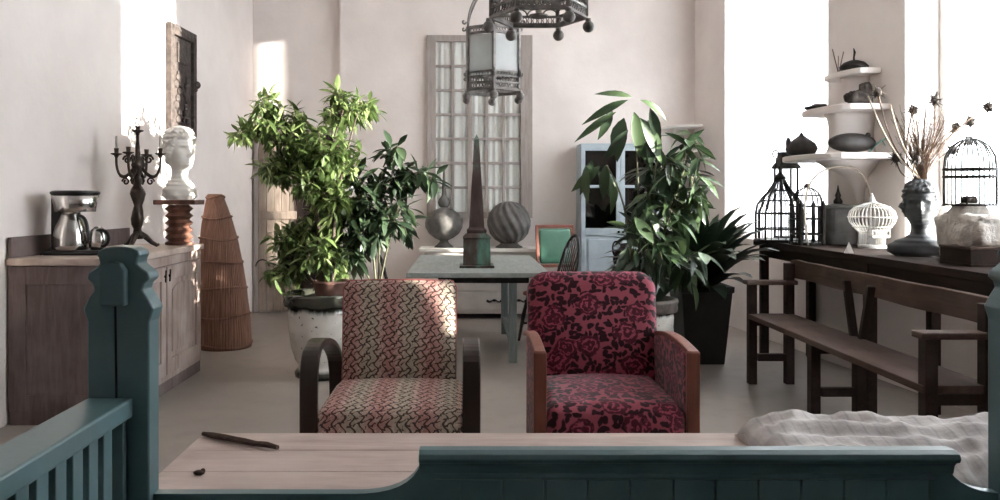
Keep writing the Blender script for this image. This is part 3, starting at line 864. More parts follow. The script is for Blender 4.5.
for k, a_ in enumerate((0.08, PI - .08, PI / 2, -PI / 2)):
    dv = Vector((math.cos(a_), math.sin(a_), 0)); R_ = .152
    m = MB()
    m.tube(bez(dv * .015 + Vector((0, 0, .57)), dv * .10 + Vector((0, 0, .42)), dv * (R_ + .01) + Vector((0, 0, .50)), dv * R_ + Vector((0, 0, .63)), 14), [.012] * 8 + [.009] * 7, 7)
    m.tube([dv * (.075 + .03 * math.cos(t_)  * (1 - t_ / 11)) + Vector((0, 0, .605 + .032 * math.sin(t_) * (1 - t_ / 11))) for t_ in [j * .45 for j in range(18)]], .007, 6)
    m.tube([dv * (.085 + .026 * math.cos(t_)  * (1 - t_ / 11)) + Vector((0, 0, .455 + .028 * math.sin(t_) * (1 - t_ / 11))) for t_ in [j * .45 for j in range(18)]], .006, 6)
    m.lathe([(.010, .62), (.016, .635), (.036, .643), (.038, .65), (.013, .653), (.016, .685), (.0, .686)], dv * R_, 14)
    m.build('arm', M['bronze'], cd, smooth=True)
for a_, lab in ((0.08, 'pale candle stub in the candelabra cup beside the white bust'), (PI - .08, 'pale candle stub in the candelabra cup above the coffee maker')):
    dv = Vector((math.cos(a_), math.sin(a_), 0)) * .152
    m = MB(); m.lathe([(.010, 0), (.010, .075), (.006, .082), (.0, .084)], seg=12)
    tag(m.build('candle', M['candle'], smooth=True, loc=p0 + dv + Vector((0, 0, .687))), lab, 'candle', 'candles in the candelabra')
# turned stand
p0 = Vector((-2.09, 5.85, CZ))
stn = thing('turned_stand', 'brown stand with zigzag turned column under the white bust', 'stand', p0)
prof = [(.095, 0), (.10, .018)]
for k in range(5):
    z = .03 + k * .052
    prof += [(.072, z), (.100, z + .026)]
prof += [(.07, .292)]
m = MB(); m.lathe(prof, seg=28); m.build('column', M['spiral'], stn, bevel=.003)
m = MB(); m.box((.0, 0, .311), (.30, .22, .034)); m.build('top_board', M['spiral'], stn, bevel=.006)
# ---- sculpted heads
def head(m, H, shoulder=1.0, hair=1.0, bald_top=False, n=72, rings=90):
    tb = [(0, 0, .30, .17, .15), (.06, 0, .40, .20, .17), (.13, 0, .395, .20, .17), (.19, 0, .31, .18, .16), (.245, 0, .17, .14, .14), (.29, 0, .115, .112, .12), (.35, 0, .105, .10, .115), (.40, -.005, .108, .115, .12),
          (.435, -.01, .122, .165, .125), (.47, -.01, .140, .185, .14), (.53, -.01, .160, .188, .165), (.60, -.01, .172, .187, .185), (.68, -.005, .178, .183, .20), (.76, 0, .182, .188, .205), (.84, 0, .178, .182, .20), (.91, 0, .155, .155, .175), (.96, 0, .11, .115, .125), (.99, 0, .055, .06, .065), (1.0, 0, .004, .004, .004)]
    def at(z):
        for a_, b_ in zip(tb, tb[1:]):
            if z <= b_[0]:
                t_ = (z - a_[0]) / (b_[0] - a_[0]); t_ = t_ * t_ * (3 - 2 * t_) if a_[0] < .9 else t_
                return [a_[i] + (b_[i] - a_[i]) * t_ for i in range(1, 5)]
        return tb[-1][1:]
    G = lambda x, s: math.exp(-(x / s) ** 2)
    vs, fs = [], []
    for j in range(rings + 1):
        z = j / rings
        z = min(z, 1.0)
        cy, rx, rf, rb = at(z)
        sh = shoulder if z < .19 else (1 + (shoulder - 1) * max(0, (.26 - z) / .07) if z < .26 else 1)
        for k in range(n):
            a_ = 2 * PI * k / n          # 0 = front (-y)
            f = a_ if a_ <= PI else a_ - 2 * PI
            x = rx * sh * math.sin(f); y = -(rf if abs(f) < PI / 2 else rb) * math.cos(f) + cy
            b = 0.0
            if z > .4:
                b += .062 * G(f, .15) * G(z - .600, .035) * (1 if z < .62 else 1) + .040 * G(f, .10) * G(z - .655, .055)
                b -= .030 * (G(f - .42, .22) + G(f + .42, .22)) * G(z - .675, .030)
                b += .014 * (G(f - .42, .13) + G(f + .42, .13)) * G(z - .672, .016)
                b += .018 * (G(f - .38, .3) + G(f + .38, .3)) * G(z - .722, .018)
                b += .016 * G(f, .24) * G(z - .538, .012) + .016 * G(f, .2) * G(z - .512, .012) - .014 * G(f, .26) * G(z - .525, .006)
                b += .020 * G(f, .28) * G(z - .458, .022)
                b += .010 * (G(f - .75, .25) + G(f + .75, .25)) * G(z - .61, .04)
                b += .045 * (G(abs(f) - 1.62, .12)) * G(z - .635, .045) 
                line = .80 - .34 * max(0, min(1, (abs(f) - .9) / .8)) if abs(f) < 2.6 else .44
                hm = max(0, min(1, (z - line) / .03)) * hair
                if z > .97: hm *= max(0, (1 - z) / .03)
                b += hm * (.020 + .016 * math.sin(f * 11 + 6 * mnoise.noise(Vector((f * 2, z * 9, 2)))) * math.sin(z * 62 + 5 * mnoise.noise(Vector((f * 3, z * 6, 7)))))
            else:
                b += .010 * math.sin(f * 7 + z * 30) * max(0, (.22 - z) / .22) + .012 * mnoise.noise(Vector((f * 3, z * 14, 4))) * max(0, (.24 - z) / .24)
            r = math.hypot(x, y - cy) or 1e-6
            vs.append(Vector((x + x / r * b, y + (y - cy) / r * b, z)) * H)
    for j in range(rings):
        for k in range(n):
            k2 = (k + 1) % n
            fs.append((j * n + k, j * n + k2, (j + 1) * n + k2, (j + 1) * n + k))
    fs.append(tuple(range(n - 1, -1, -1))); fs.append(tuple(rings * n + k for k in range(n)))
    return m.add(vs, fs)
m = MB(); head(m, .54, .62, 1.3)
tag(m.build('white_bust', M['white_stone'], smooth=True, loc=p0 + Vector((.005, 0, .329)), rotz=1.0), 'white plaster bust on the zigzag turned stand', 'bust')
# wicker trap
wk = thing('wicker_trap', 'tall red brown wicker cone basket standing between cabinet and plank door', 'basket', (-2.085, 6.95, 0))
prof = [(.222, 0), (.224, .10), (.220, .30), (.208, .50), (.190, .70), (.165, .90), (.130, 1.08), (.095, 1.22), (.066, 1.32), (.055, 1.325)]
lean = lambda z: Vector((-.085 * (z / 1.32) ** 1.3, 0, 0))
m = MB(); fine = []
for (r0, z0), (r1, z1) in zip(prof, prof[1:]):
    for k in range(6): fine.append((r0 + (r1 - r0) * k / 6, z0 + (z1 - z0) * k / 6))
fine.append(prof[-1])
m.lathe(fine, seg=72, wob=lambda a, z: 1 + .018 * math.sin(a * 36) * (1 if z > .02 else .5) + .02 * mnoise.noise(Vector((a * 2, z * 5, 0))))
m.v = [v + lean(v.z) for v in m.v]
m.build('body', M['wicker'], wk, smooth=True)
def rad(z):
    for (r0, z0), (r1, z1) in zip(prof, prof[1:]):
        if z <= z1: return r0 + (r1 - r0) * (z - z0) / (z1 - z0)
for z in (.03, .28, .52, .74, .94, 1.12, 1.30):
    m = MB(); m.tube([lean(z) + Vector(((rad(z) + .004) * math.cos(a_), (rad(z) + .004) * math.sin(a_), z + .012 * math.sin(a_ * 2 + z * 7))) for a_ in [2 * PI * k / 40 for k in range(40)]], .009, 6, True)
    m.build('hoop', M['wicker'], wk, smooth=True)
# carved panel on the wall
d0, d1, z0, z1 = 6.70, 7.26, 1.84, 2.77
pa = Vector((LX(6.98) + .004, 6.98, 0)); ra = -math.atan(.0474)
cp = thing('carved_panel', 'dark carved wooden relief panel hung on the pale wall above the bust', 'wall panel', pa + Vector((0, 0, z0)), ra)
hh, hw = z1 - z0, (d1 - d0) / 2
m = MB()
for (a_, b_, c_, d_) in ((-hw, -hw + .07, 0, hh), (hw - .07, hw, 0, hh), (-hw + .07, hw - .07, 0, .08), (-hw + .07, hw - .07, hh - .09, hh)):
    m.span(0, .05, a_, b_, c_, d_)
m.build('frame', M['carved'], cp, bevel=.006)
m = MB(); m.span(.0, .022, -hw + .07, hw - .07, .08, hh - .09); m.span(.022, .036, -.11, .11, hh - .31, hh - .14)
for k in range(14):
    zz = .13 + .42 * (k % 7) / 7; yy = (-.09 if k < 7 else .09) + .04 * math.sin(k * 2.1)
    m.sphere((.026, yy, zz), (.02, .045, .035), 10, 6)
m.tube([(.03, .1 * math.sin(t_ * 5), .12 + .42 * t_) for t_ in [k / 20 for k in range(21)]], .014, 6)
m.build('relief', M['carved'], cp, smooth=False, bevel=.004)
m = MB(); m.sphere((.06, hw - .03, .47), .035, 12, 8); m.sphere((.055, hw - .05, .425), .022, 10, 6); m.build('boss', M['carved'], cp, smooth=True)

# ------------------------------------------------------------------ potted plants
def jitter(v, a): return Vector((v.x + random.uniform(-a, a), v.y + random.uniform(-a, a), v.z + random.uniform(-a, a)))
def in_ball():
    while True:
        v = Vector((random.uniform(-1, 1), random.uniform(-1, 1), random.uniform(-1, 1)))
        if v.length <= 1: return v
def clump(fol, tw, c, rad_, ntw, nleaf, L, wd, root, droop=.35, orig=None):
    """twigs from root into the ellipsoid c, rad_; leaves along each"""
    c = Vector(c)
    for _ in range(ntw):
        e = c + Vector([a * b for a, b in zip(in_ball(), rad_)])
        st = Vector(root).lerp(c, random.uniform(.3, .75)) if root is not None else c
        st = st.lerp(e, .25)
        mid = st.lerp(e, .5) + Vector((0, 0, .06 + .06 * random.random()))
        pts = bez(st, st.lerp(mid, .6), mid.lerp(e, .4), e, 6)
        tw.tube(pts, [.004, .004, .0035, .003, .003, .002, .0015], 4)
        for k in range(nleaf):
            t_ = .25 + .75 * (k + random.random()) / nleaf
            i = min(5, int(t_ * 6)); q = pts[i].lerp(pts[i + 1], t_ * 6 - i)
            ax = (pts[i + 1] - pts[i]).normalized()
            sd = ax.cross(in_ball().normalized()).normalized()
            d = (ax * random.uniform(.1, .8) + sd + Vector((0, 0, -droop + random.uniform(-.3, .3)))).normalized()
            l = L * random.uniform(.65, 1.2)
            fol.leaf(q, d, Vector((0, 0, 1)) + in_ball() * .6, l, wd * l / L * random.uniform(.8, 1.15), random.uniform(.05, .4), .25)
URN = [(.16, 0), (.185, .012), (.19, .04), (.165, .065), (.155, .085), (.185, .13), (.215, .22), (.232, .34), (.240, .46), (.236, .50)]
URIM = [(.236, .501), (.262, .505), (.268, .53), (.264, .555), (.272, .575), (.268, .592), (.24, .596), (.215, .575), (.21, .50)]
def urn(root, k, rimmat):
    m = MB(); m.lathe([(r * k, z * k) for r, z in URN], seg=40, cap=True); u_ = m.build('urn', M['anduze'], root, smooth=True)
    m = MB(); m.lathe([(r * k, z * k) for r, z in URIM], seg=40, cap=False); m.build('rim', rimmat, u_, smooth=True)
    m = MB(); m.lathe([(.0, .54 * k), (.1 * k, .545 * k), (.212 * k, .54 * k)], seg=24, cap=False); m.build('soil', M['soil'], root, smooth=True)
# citrus tree
PD = 5.8
b0 = W(322, 0, PD); b0.z = 0
pt = thing('potted_citrus', 'leafy pale green citrus tree in a cream urn with dark dripping rim', 'potted plant', b0)
urn(pt, 1.03, M['rimglaze'])
def L_(px, py, dd=0.0): return W(px, py, PD + dd) - b0
m = MB(); m.lathe([(.10, .545), (.118, .60), (.128, .68), (.132, .682), (.132, .70), (.116, .70), (.11, .66), (0, .655)], (.075, -.03, 0), 24); m.build('inner_pot', M['terra'], pt, smooth=True)
tr = MB(); fo = MB()
top1 = L_(318, 190); 
tr.tube(bez((0.0, 0, .54), (.0, .02, .9), (-.03, 0, 1.05), L_(316, 205), 8), [.022, .021, .02, .02, .019, .018, .017, .016, .015], 8)
tr.tube(bez((.075, -.03, .64), (.09, 0, .95), (.07, 0, 1.1), L_(338, 190), 8), [.016] * 4 + [.013] * 5, 8)
tr.tube(bez(L_(316, 205), L_(305, 190), L_(285, 165), L_(272, 135), 8), [.014 - .001 * i for i in range(9)], 6)
tr.tube(bez(L_(316, 205), L_(318, 180), L_(330, 150), L_(345, 105), 8), [.014 - .001 * i for i in range(9)], 6)
tr.tube(bez(L_(338, 190), L_(345, 160), L_(352, 130), L_(358, 112), 8), [.011 - .0008 * i for i in range(9)], 6)
tr.tube(bez((0, 0, .60), (-.1, 0, .75), (-.2, -.05, .85), L_(285, 255), 6), .009, 6)
s = PD / F
for (cx_, cy_, rx, ry, nt, rt) in (
        (283, 128, 40, 28, 22, (305, 170)), (300, 160, 42, 30, 34, (312, 195)), (330, 160, 40, 34, 26, (320, 190)), (262, 112, 14, 26, 7, (275, 140)),
        (345, 112, 28, 18, 13, (340, 140)), (366, 108, 18, 12, 5, (345, 125)), (248, 136, 20, 10, 7, (272, 140)), (275, 172, 18, 18, 12, (300, 180)),
        (300, 250, 30, 26, 26, (316, 240)), (285, 270, 22, 18, 14, (310, 260)), (325, 225, 24, 32, 22, (320, 230)), (278, 238, 14, 8, 4, (300, 250)), (335, 265, 18, 22, 12, (325, 260)), (337, 92, 8, 10, 3, (342, 110))):
    clump(fo, tr, L_(cx_, cy_, .18), (rx * s, .32, ry * s), int(nt * 1.9), 9, .112, .037, L_(*rt, .12), .25)
for (cx_, cy_, rx, ry, nt, rt) in ((328, 145, 24, 24, 18, (320, 190)), (316, 185, 28, 20, 24, (318, 200)), (336, 205, 18, 22, 16, (330, 210)), (322, 255, 24, 22, 16, (320, 250))):
    clump(fo, tr, L_(cx_, cy_, -.14), (rx * s, .16, ry * s), nt, 8, .115, .038, L_(*rt), .3)
tr.build('trunk', M['trunk'], pt, smooth=True)
fo.build('foliage', M['citrus'], pt, smooth=True)
# darker glossy plant behind the patterned armchair
PD2 = 5.95
b0 = W(378, 0, PD2); b0.z = 0
pg = thing('potted_laurel', 'dark glossy leaved shrub standing behind the chain patterned armchair', 'potted plant', b0)
m = MB(); m.lathe([(.15, 0), (.165, .02), (.20, .30), (.215, .31), (.215, .36), (.19, .36), (.185, .32), (0, .31)], seg=32); m.build('pot', M['terra'], pg, smooth=True)
m = MB(); m.lathe([(0, .325), (.184, .325)], seg=20, cap=False); m.build('soil', M['soil'], pg)
def L_(px, py, dd=0.0): return W(px, py, PD2 + dd) - b0
tr = MB(); fo = MB(); s = PD2 / F
for (ex, ey) in ((365, 200), (382, 170), (400, 200), (352, 240)):
    tr.tube(bez((random.uniform(-.05, .05), random.uniform(-.05, .05), .32), (0, 0, .7), L_((378 + ex) / 2, ey + 40), L_(ex, ey), 8), [.011 - .0008 * i for i in range(9)], 6)
for (cx_, cy_, rx, ry, nt, rt) in ((368, 190, 22, 26, 14, (370, 215)), (395, 175, 22, 18, 10, (388, 195)), (392, 152, 14, 10, 5, (390, 170)), (420, 178, 18, 12, 8, (398, 195)),
        (368, 232, 24, 24, 22, (372, 240)), (392, 215, 20, 18, 13, (390, 225)), (352, 215, 14, 30, 10, (365, 225)), (405, 230, 10, 10, 4, (395, 225)), (350, 258, 14, 14, 8, (365, 250))):
    clump(fo, tr, L_(cx_, cy_), (rx * s, .2, ry * s), nt, 7, .15, .055, L_(*rt), .5)
tr.build('trunk', M['greenstem'], pg, smooth=True)
fo.build('foliage', M['glossy'], pg, smooth=True)
# tall drooping tree behind the red armchair
PD3 = 5.7
b0 = W(640, 0, PD3); b0.z = 0
pr_ = thing('potted_rubber_tree', 'tall plant with broad drooping leaves in an urn behind the crimson armchair', 'potted plant', b0)
urn(pr_, .98, M['rimdull'])
def L_(px, py, dd=0.0): return W(px, py, PD3 + dd) - b0
tr = MB(); fo = MB(); s = PD3 / F
for pts in (((0, 0, .53), (0, 0, .9), L_(640, 200), L_(634, 118)), ((.04, .03, .53), (.05, .02, .9), L_(648, 190), L_(662, 135)), ((.06, -.04, .53), (.1, 0, .9), L_(672, 210), L_(690, 150)), ((-.04, 0, .53), (-.05, 0, .9), L_(630, 200), L_(606, 165))):
    tr.tube(bez(*pts, 12), [.013 - .0007 * i for i in range(13)], 6)
def biglf(px, py, ang, ln, w=.3, dd=0.0, fwd=-.2):
    """one hanging leaf: base pixel, direction on the picture plane, length in px"""
    p_ = L_(px, py, dd); d = Vector((math.cos(ang), fwd, math.sin(ang)))
    l = ln * s; fo.leaf(p_, d, (random.uniform(-.5, .5), -1, .45), l, l * w * .85, random.uniform(.3, .55), .3)
dg = math.radians
for a_ in ((628, 100, 200, 46, .22), (632, 97, 165, 34, .25), (640, 100, -20, 32, .3), (650, 108, -75, 34, .36), (634, 112, -80, 44, .40), (624, 118, -110, 40, .52), (616, 112, -150, 46, .2), (612, 108, -110, 34, .35), (640, 118, -55, 48, .36), (648, 120, -82, 46, .3), (628, 130, -130, 34, .34), (638, 135, -70, 38, .3),
        (606, 165, -100, 32, .4), (600, 166, -140, 36, .36), (592, 160, -105, 34, .42), (598, 170, -60, 30, .36), (586, 165, -95, 36, .3), (610, 172, -75, 40, .34)):
    biglf(a_[0], a_[1], dg(a_[2]), a_[3], a_[4], random.uniform(-.12, .12))
for (cx_, cy_, rx, ry, nt, rt) in ((660, 165, 26, 22, 12, (655, 175)), (690, 155, 16, 22, 9, (682, 175)), (655, 205, 26, 30, 18, (645, 215)), (685, 205, 24, 36, 20, (675, 215)), (660, 250, 30, 34, 22, (650, 250)), (632, 240, 14, 34, 9, (640, 240)), (700, 180, 16, 20, 7, (685, 195)), (690, 262, 20, 24, 12, (675, 265))):
    clump(fo, tr, L_(cx_, cy_), (rx * s, .24, ry * s), int(nt * .8), 5, .19, .066, L_(*rt), .45)
tr.build('trunk', M['greenstem'], pr_, smooth=True)
fo.build('foliage', M['ficus'], pr_, smooth=True)
# strap-leaved plant in the tall black planter
PD4 = 6.35
b0 = W(700, 0, PD4); b0.z = 0
pa_ = thing('potted_aspidistra', 'dark strap leaved plant in a tall black planter beside the long bench', 'potted plant', b0)
m = MB()
def sq(r, z): return [Vector((r * x, r * y, z)) for x, y in ((-1, -1), (1, -1), (1, 1), (-1, 1))]
rings = [sq(.148, 0), sq(.195, .56), sq(.205, .56), sq(.208, .61), sq(.185, .61), sq(.18, .55)]
vs = [v for r in rings for v in r]; fs = [(3, 2, 1, 0)]
for i in range(len(rings) - 1):
    for k in range(4): fs.append((i * 4 + k, i * 4 + (k + 1) % 4, i * 4 + 4 + (k + 1) % 4, i * 4 + 4 + k))
m.add(vs, fs); m.build('planter', M['planter'], pa_, bevel=.008)
m = MB(); m.span(-.178, .178, -.178, .178, .53, .565); m.build('soil', M['soil'], pa_)
fo = MB()
def strap(base, d, L, w, n=8):
    d = Vector(d).normalized(); hz = Vector((d.x, d.y, 0)); hz = hz.normalized() if hz.length > 1e-3 else Vector((1, 0, 0))
    side = hz.cross(Vector((0, 0, 1))); p_ = Vector(base); vs, fs = [], []
    el = math.asin(max(-1, min(1, d.z))); st_ = L / n; bend = random.uniform(.9, 1.6)
    for i in range(n + 1):
        t_ = i / n; ww = w / 2 * (math.sin(PI * min(1, (t_ * .92 + .08))) ** .7 if t_ > .35 else .18 + t_ * 2.3)
        nn = Vector((-hz.x * math.sin(el), -hz.y * math.sin(el), math.cos(el)))
        vs += [p_ - side * ww + nn * ww * .25, p_.copy(), p_ + side * ww + nn * ww * .25]
        p_ = p_ + (hz * math.cos(el) + Vector((0, 0, 1)) * math.sin(el)) * st_
        el -= bend / n * (t_ * 1.6 + .2)
    for i in range(n):
        b = i * 3; fs.extend([(b, b + 1, b + 4, b + 3), (b + 1, b + 2, b + 5, b + 4)])
    if any(v.x + b0.x > 2.36 for v in vs): return
    fo.add(vs, fs)
for k in range(170):
    a_ = random.uniform(0, 2 * PI); el = random.uniform(.25, 1.4)
    if math.cos(a_) > .3: el = max(el, .75)
    strap((.07 * math.cos(a_), .07 * math.sin(a_), .56), (math.cos(a_) * math.cos(el), math.sin(a_) * math.cos(el) * .8, math.sin(el)), random.uniform(.55, .88), random.uniform(.10, .15))
fo.build('foliage', M['aspid'], pa_, smooth=True)

# ------------------------------------------------------------------ dining table and its chairs
DT = thing('dining_table', 'long grey green dining table with dark apron under the lanterns', 'table', (.10, 7.15, 0))
dz = .712; xm = 0.0
m = MB(); m.span(-.555, .56, -.96, .95, dz - .038, dz); m.build('top', M['greyteal'], DT, bevel=.005)
m = MB(); m.span(-.31, .40, -.90, -.875, dz - .085, dz - .0385); m.span(-.31, .40, .86, .885, dz - .085, dz - .0385); m.span(-.31, -.285, -.875, .86, dz - .085, dz - .0385); m.span(.375, .40, -.875, .86, dz - .085, dz - .0385)
m.build('apron', M['iron'], DT, bevel=.002)
for (x, y) in ((-.255, -.86), (.275, -.86), (-.255, .45), (.275, .45)):
    m = MB(); m.box((x, y, (dz - .0855) / 2), (.062, .062, dz - .0855)); m.build('leg', M['greyleg'], DT, bevel=.004)
for x in (-.255, .275):
    m = MB(); m.bar((x, -.825, .14), (x, .415, .14), .04, .05); m.build('stretcher', M['greyleg'], DT, bevel=.003)
def windsor(name, label, loc, rotz, seatmat):
    c = thing(name, label, 'chair', loc, rotz, None)          # faces -y, back at +y
    m = MB(); m.lathe([(.17, .425), (.205, .435), (.205, .452), (.19, .458), (0, .452)], seg=28); m.build('seat', seatmat, c, smooth=True)
    bowc = []
    for k in range(21):
        a_ = PI * k / 20
        x = .20 * math.cos(a_) * (1.0 + .12 * math.sin(a_)); h = .50 * math.sin(a_) ** .8 if 0 < k < 20 else 0
        bowc.append(Vector((x, .15 + .26 * h, .455 + h)))
    m = MB(); m.tube(bowc, .014, 8); m.build('bow', M['black'], c, smooth=True)
    for k in range(1, 8):
        f = k / 8; x0 = -.15 + .30 * f; xt = -.19 + .38 * f
        h = .50 * math.sqrt(max(0, 1 - (xt / .215) ** 2)) ** .9
        m = MB(); m.tube([(x0, .15, .455), ((x0 + xt) / 2, .15 + .13 * h, .455 + h / 2), (xt, .15 + .26 * h, .455 + h)], .0075, 6); m.build('spindle', M['black'], c, smooth=True)
    for sx_ in (-1, 1):
        for sy_ in (-1, 1):
            m = MB(); m.tube([(sx_ * .13, sy_ * .12, .43), (sx_ * .165, sy_ * .16, .22), (sx_ * .195, sy_ * .19, 0)], [.014, .019, .012], 8); m.build('leg', M['black'], c, smooth=True)
        m = MB(); m.tube([(sx_ * .175, -.17, .16), (sx_ * .175, .17, .16)], .010, 6); m.build('stretcher', M['black'], c, smooth=True)
    return c
windsor('spindle_chair', 'black spindle back chair between dining table and the dark shrub', (-.47, 6.75, 0), PI / 2 + .12, M['black'])
windsor('spindle_chair', 'black spindle back chair with faded red seat beside the crimson armchair', (.72, 7.1, 0), -PI / 2 + .25, M['redseat'])
gc = thing('dining_chair', 'dining chair with green leather back standing by the white chest', 'chair', (.96, 8.12, 0), .12)
m = MB(); pillow(m, (0, .20, .79), (.33, .36, .03), .012, rx=PI / 2 - .1, corner=.03); m.build('back_pad', M['leather'], gc, smooth=True)
m = MB()
Rg = Euler((PI / 2 - .1, 0, 0)).to_matrix(); cg = Vector((0, .205, .79))
for (a_, b_) in (((-.185, -.36), (-.185, .21)), ((.185, -.36), (.185, .21)), ((-.20, .205), (.20, .205)), ((-.18, -.205), (.18, -.205))):
    m.bar(cg + Rg @ Vector((a_[0], a_[1], 0)), cg + Rg @ Vector((b_[0], b_[1], 0)), .032, .032, (0, 1, 0))
m.build('back_frame', M['chair_wood'], gc, bevel=.004)
m = MB(); pillow(m, (0, 0, .45), (.40, .38, .05), .015, corner=.03); m.build('seat', M['leather'], gc, smooth=True)
for sx_ in (-1, 1):
    for sy_ in (-1, 1):
        m = MB(); m.box((sx_ * .18, sy_ * .165, .21), (.036, .036, .42)); m.build('leg', M['chair_wood'], gc, bevel=.003)
# obelisk on the table
ob = thing('obelisk', 'tall verdigris copper obelisk standing on the dining table', 'obelisk', (.098, 6.74, dz + .001))
k = 6.74 / F
def sqs(m, lv):
    vs = []
    for r, z in lv: vs += [Vector((r * x, r * y, z)) for x, y in ((-1, -1), (1, -1), (1, 1), (-1, 1))]
    n = len(lv); fs = [(3, 2, 1, 0), tuple(range(4 * n - 4, 4 * n))]
    for i in range(n - 1):
        for q in range(4): fs.append((i * 4 + q, i * 4 + (q + 1) % 4, i * 4 + 4 + (q + 1) % 4, i * 4 + 4 + q))
    m.add(vs, fs)
m = MB(); sqs(m, [(.143, 0), (.143, .018), (.112, .020), (.114, .03), (.112, .235), (.118, .25)]); m.build('pedestal', M['verdigris'], ob, bevel=.003)
m = MB(); sqs(m, [(.118, .2505), (.092, .275), (.078, .285), (.082, .295), (.082, .315), (.068, .325), (.066, .335)]); m.build('moulding', M['verdigris'], ob, bevel=.003)
m = MB(); sqs(m, [(.064, .3355), (.020, 1.075), (.001, 1.115)]); m.build('shaft', M['verdigris'], ob, bevel=.002)

# ------------------------------------------------------------------ white chest and finials
ch = thing('chest_of_drawers', 'soft white chest of drawers under the curtained window frame', 'chest of drawers', (.17, 8.70, 0))
m = MB(); m.span(-.66, .70, -.235, .235, .715, .752); m.build('top', M['white_paint'], ch, bevel=.006)
m = MB(); m.span(-.60, .62, -.20, .225, .06, .7145); m.build('carcass', M['grey_paint'], ch, bevel=.004)
for sx_ in (-.56, .58):
    for sy_ in (-.17, .19):
        m = MB(); m.box((sx_, sy_, .03), (.07, .05, .06)); m.build('foot', M['grey_paint'], ch, bevel=.004)
for r in range(3):
    z0_ = .10 + r * .205
    m = MB(); m.span(-.57, .59, -.216, -.2005, z0_, z0_ + .185); dr = m.build('drawer', M['grey_paint'], ch, bevel=.004)
    for hx in (-.34, .14, .40):
        m = MB()
        m.tube([(hx + x, -.226, z0_ + .10 + .012 * math.cos(x * 60)) for x in [-.07 + .014 * i for i in range(11)]], .007, 6)
        m.sphere((hx - .07, -.224, z0_ + .10), .012, 8, 6); m.sphere((hx + .07, -.224, z0_ + .10), .012, 8, 6); m.sphere((hx, -.224, z0_ + .105), (.02, .008, .014), 8, 6)
        m.build('handle', M['iron'], dr, smooth=True)
fn = thing('spired_finial', 'grey weathered ball finial with a spire on the white chest', 'finial', (W(444, 0, 8.72).x, 8.72, .753))
m = MB(); m.lathe([(.105, 0), (.10, .012), (.075, .03), (.05, .055), (.045, .075)], seg=28); m.build('foot', M['zinc'], fn, smooth=True)
m = MB(); m.lathe([(.045, .0755), (.10, .10), (.165, .15), (.202, .215), (.208, .265), (.196, .32), (.16, .37), (.105, .405), (.052, .425), (.04, .437)], seg=32); m.build('ball', M['zinc'], fn, smooth=True)
m = MB(); m.lathe([(.04, .4375), (.056, .45), (.066, .485), (.056, .525), (.030, .555), (.024, .60), (.016, .72), (.009, .84), (.0, .85)], seg=20); m.build('spire', M['zinc'], fn, smooth=True)
fb_ = thing('ball_finial', 'grey spirally fluted stone ball on the white chest', 'finial', (W(509, 0, 8.66).x, 8.66, .753))
m = MB(); m.lathe([(.15, 0), (.145, .012), (.11, .03), (.09, .05)], seg=28); m.build('foot', M['zinc'], fb_, smooth=True)
m = MB(); m.lathe([(.09, .0505), (.15, .085), (.205, .15), (.233, .235), (.235, .29), (.215, .37), (.165, .44), (.10, .485), (.03, .50), (0, .50)], seg=64, wob=lambda a, z: 1 + .012 * math.sin(a * 18 + z * 26)); m.build('ball', M['fluted'], fb_, smooth=True)

# ------------------------------------------------------------------ blue-grey glazed cupboard
x0, x1 = W(581, 0, 8.55).x, W(660, 0, 8.55).x
gcb = thing('glazed_cupboard', 'blue grey cupboard with glazed upper doors behind the tall drooping plant', 'cupboard', ((x0 + x1) / 2, 8.74, 0))
hw = (x1 - x0) / 2; H_ = EYE + 51 * 8.55 / F
zm = EYE - (229 - CY) * 8.55 / F
m = MB()
m.span(-hw, hw, .16, .185, .0, H_); m.span(-hw, -hw + .025, -.17, .16, 0, H_); m.span(hw - .025, hw, -.17, .16, 0, H_); m.span(-hw, hw, -.17, .16, H_, H_ + .03)
m.span(-hw + .025, hw - .025, -.17, .16, .04, .08); m.span(-hw + .025, hw - .025, -.16, .16, zm - .02, zm); m.span(-hw + .025, hw - .025, -.12, .16, zm + .46, zm + .475)
m.build('carcass', M['blue_paint'], gcb, bevel=.003)
for k, (a_, b_) in enumerate(((-hw, -.002), (.002, hw))):
    m = MB()
    for (q0, q1, z0_, z1_) in ((a_, a_ + .045, .05, H_), (b_ - .045, b_, .05, H_), (a_ + .045, b_ - .045, .05, .14), (a_ + .045, b_ - .045, zm - .07, zm + .01), (a_ + .045, b_ - .045, H_ - .05, H_), (a_ + .045, b_ - .045, zm + .44, zm + .47)):
        m.span(q0, q1, -.20, -.1705, z0_, z1_)
    m.span(a_ + .045, b_ - .045, -.188, -.176, .14, zm - .07); m.span(a_ + .075, b_ - .075, -.198, -.188, .18, zm - .11)
    d_ = m.build('door', M['blue_paint'], gcb, bevel=.003)
    g = MB(); g.span(a_ + .045, b_ - .045, -.187, -.183, zm + .01, zm + .44); g.span(a_ + .045, b_ - .045, -.187, -.183, zm + .47, H_ - .05); g.build('pane', M['cupglass'], d_)
    h = MB(); h.sphere(((b_ - .022) if k == 0 else (a_ + .022), -.212, zm - .03), .013, 10, 6); h.build('knob', M['iron'], d_, smooth=True)
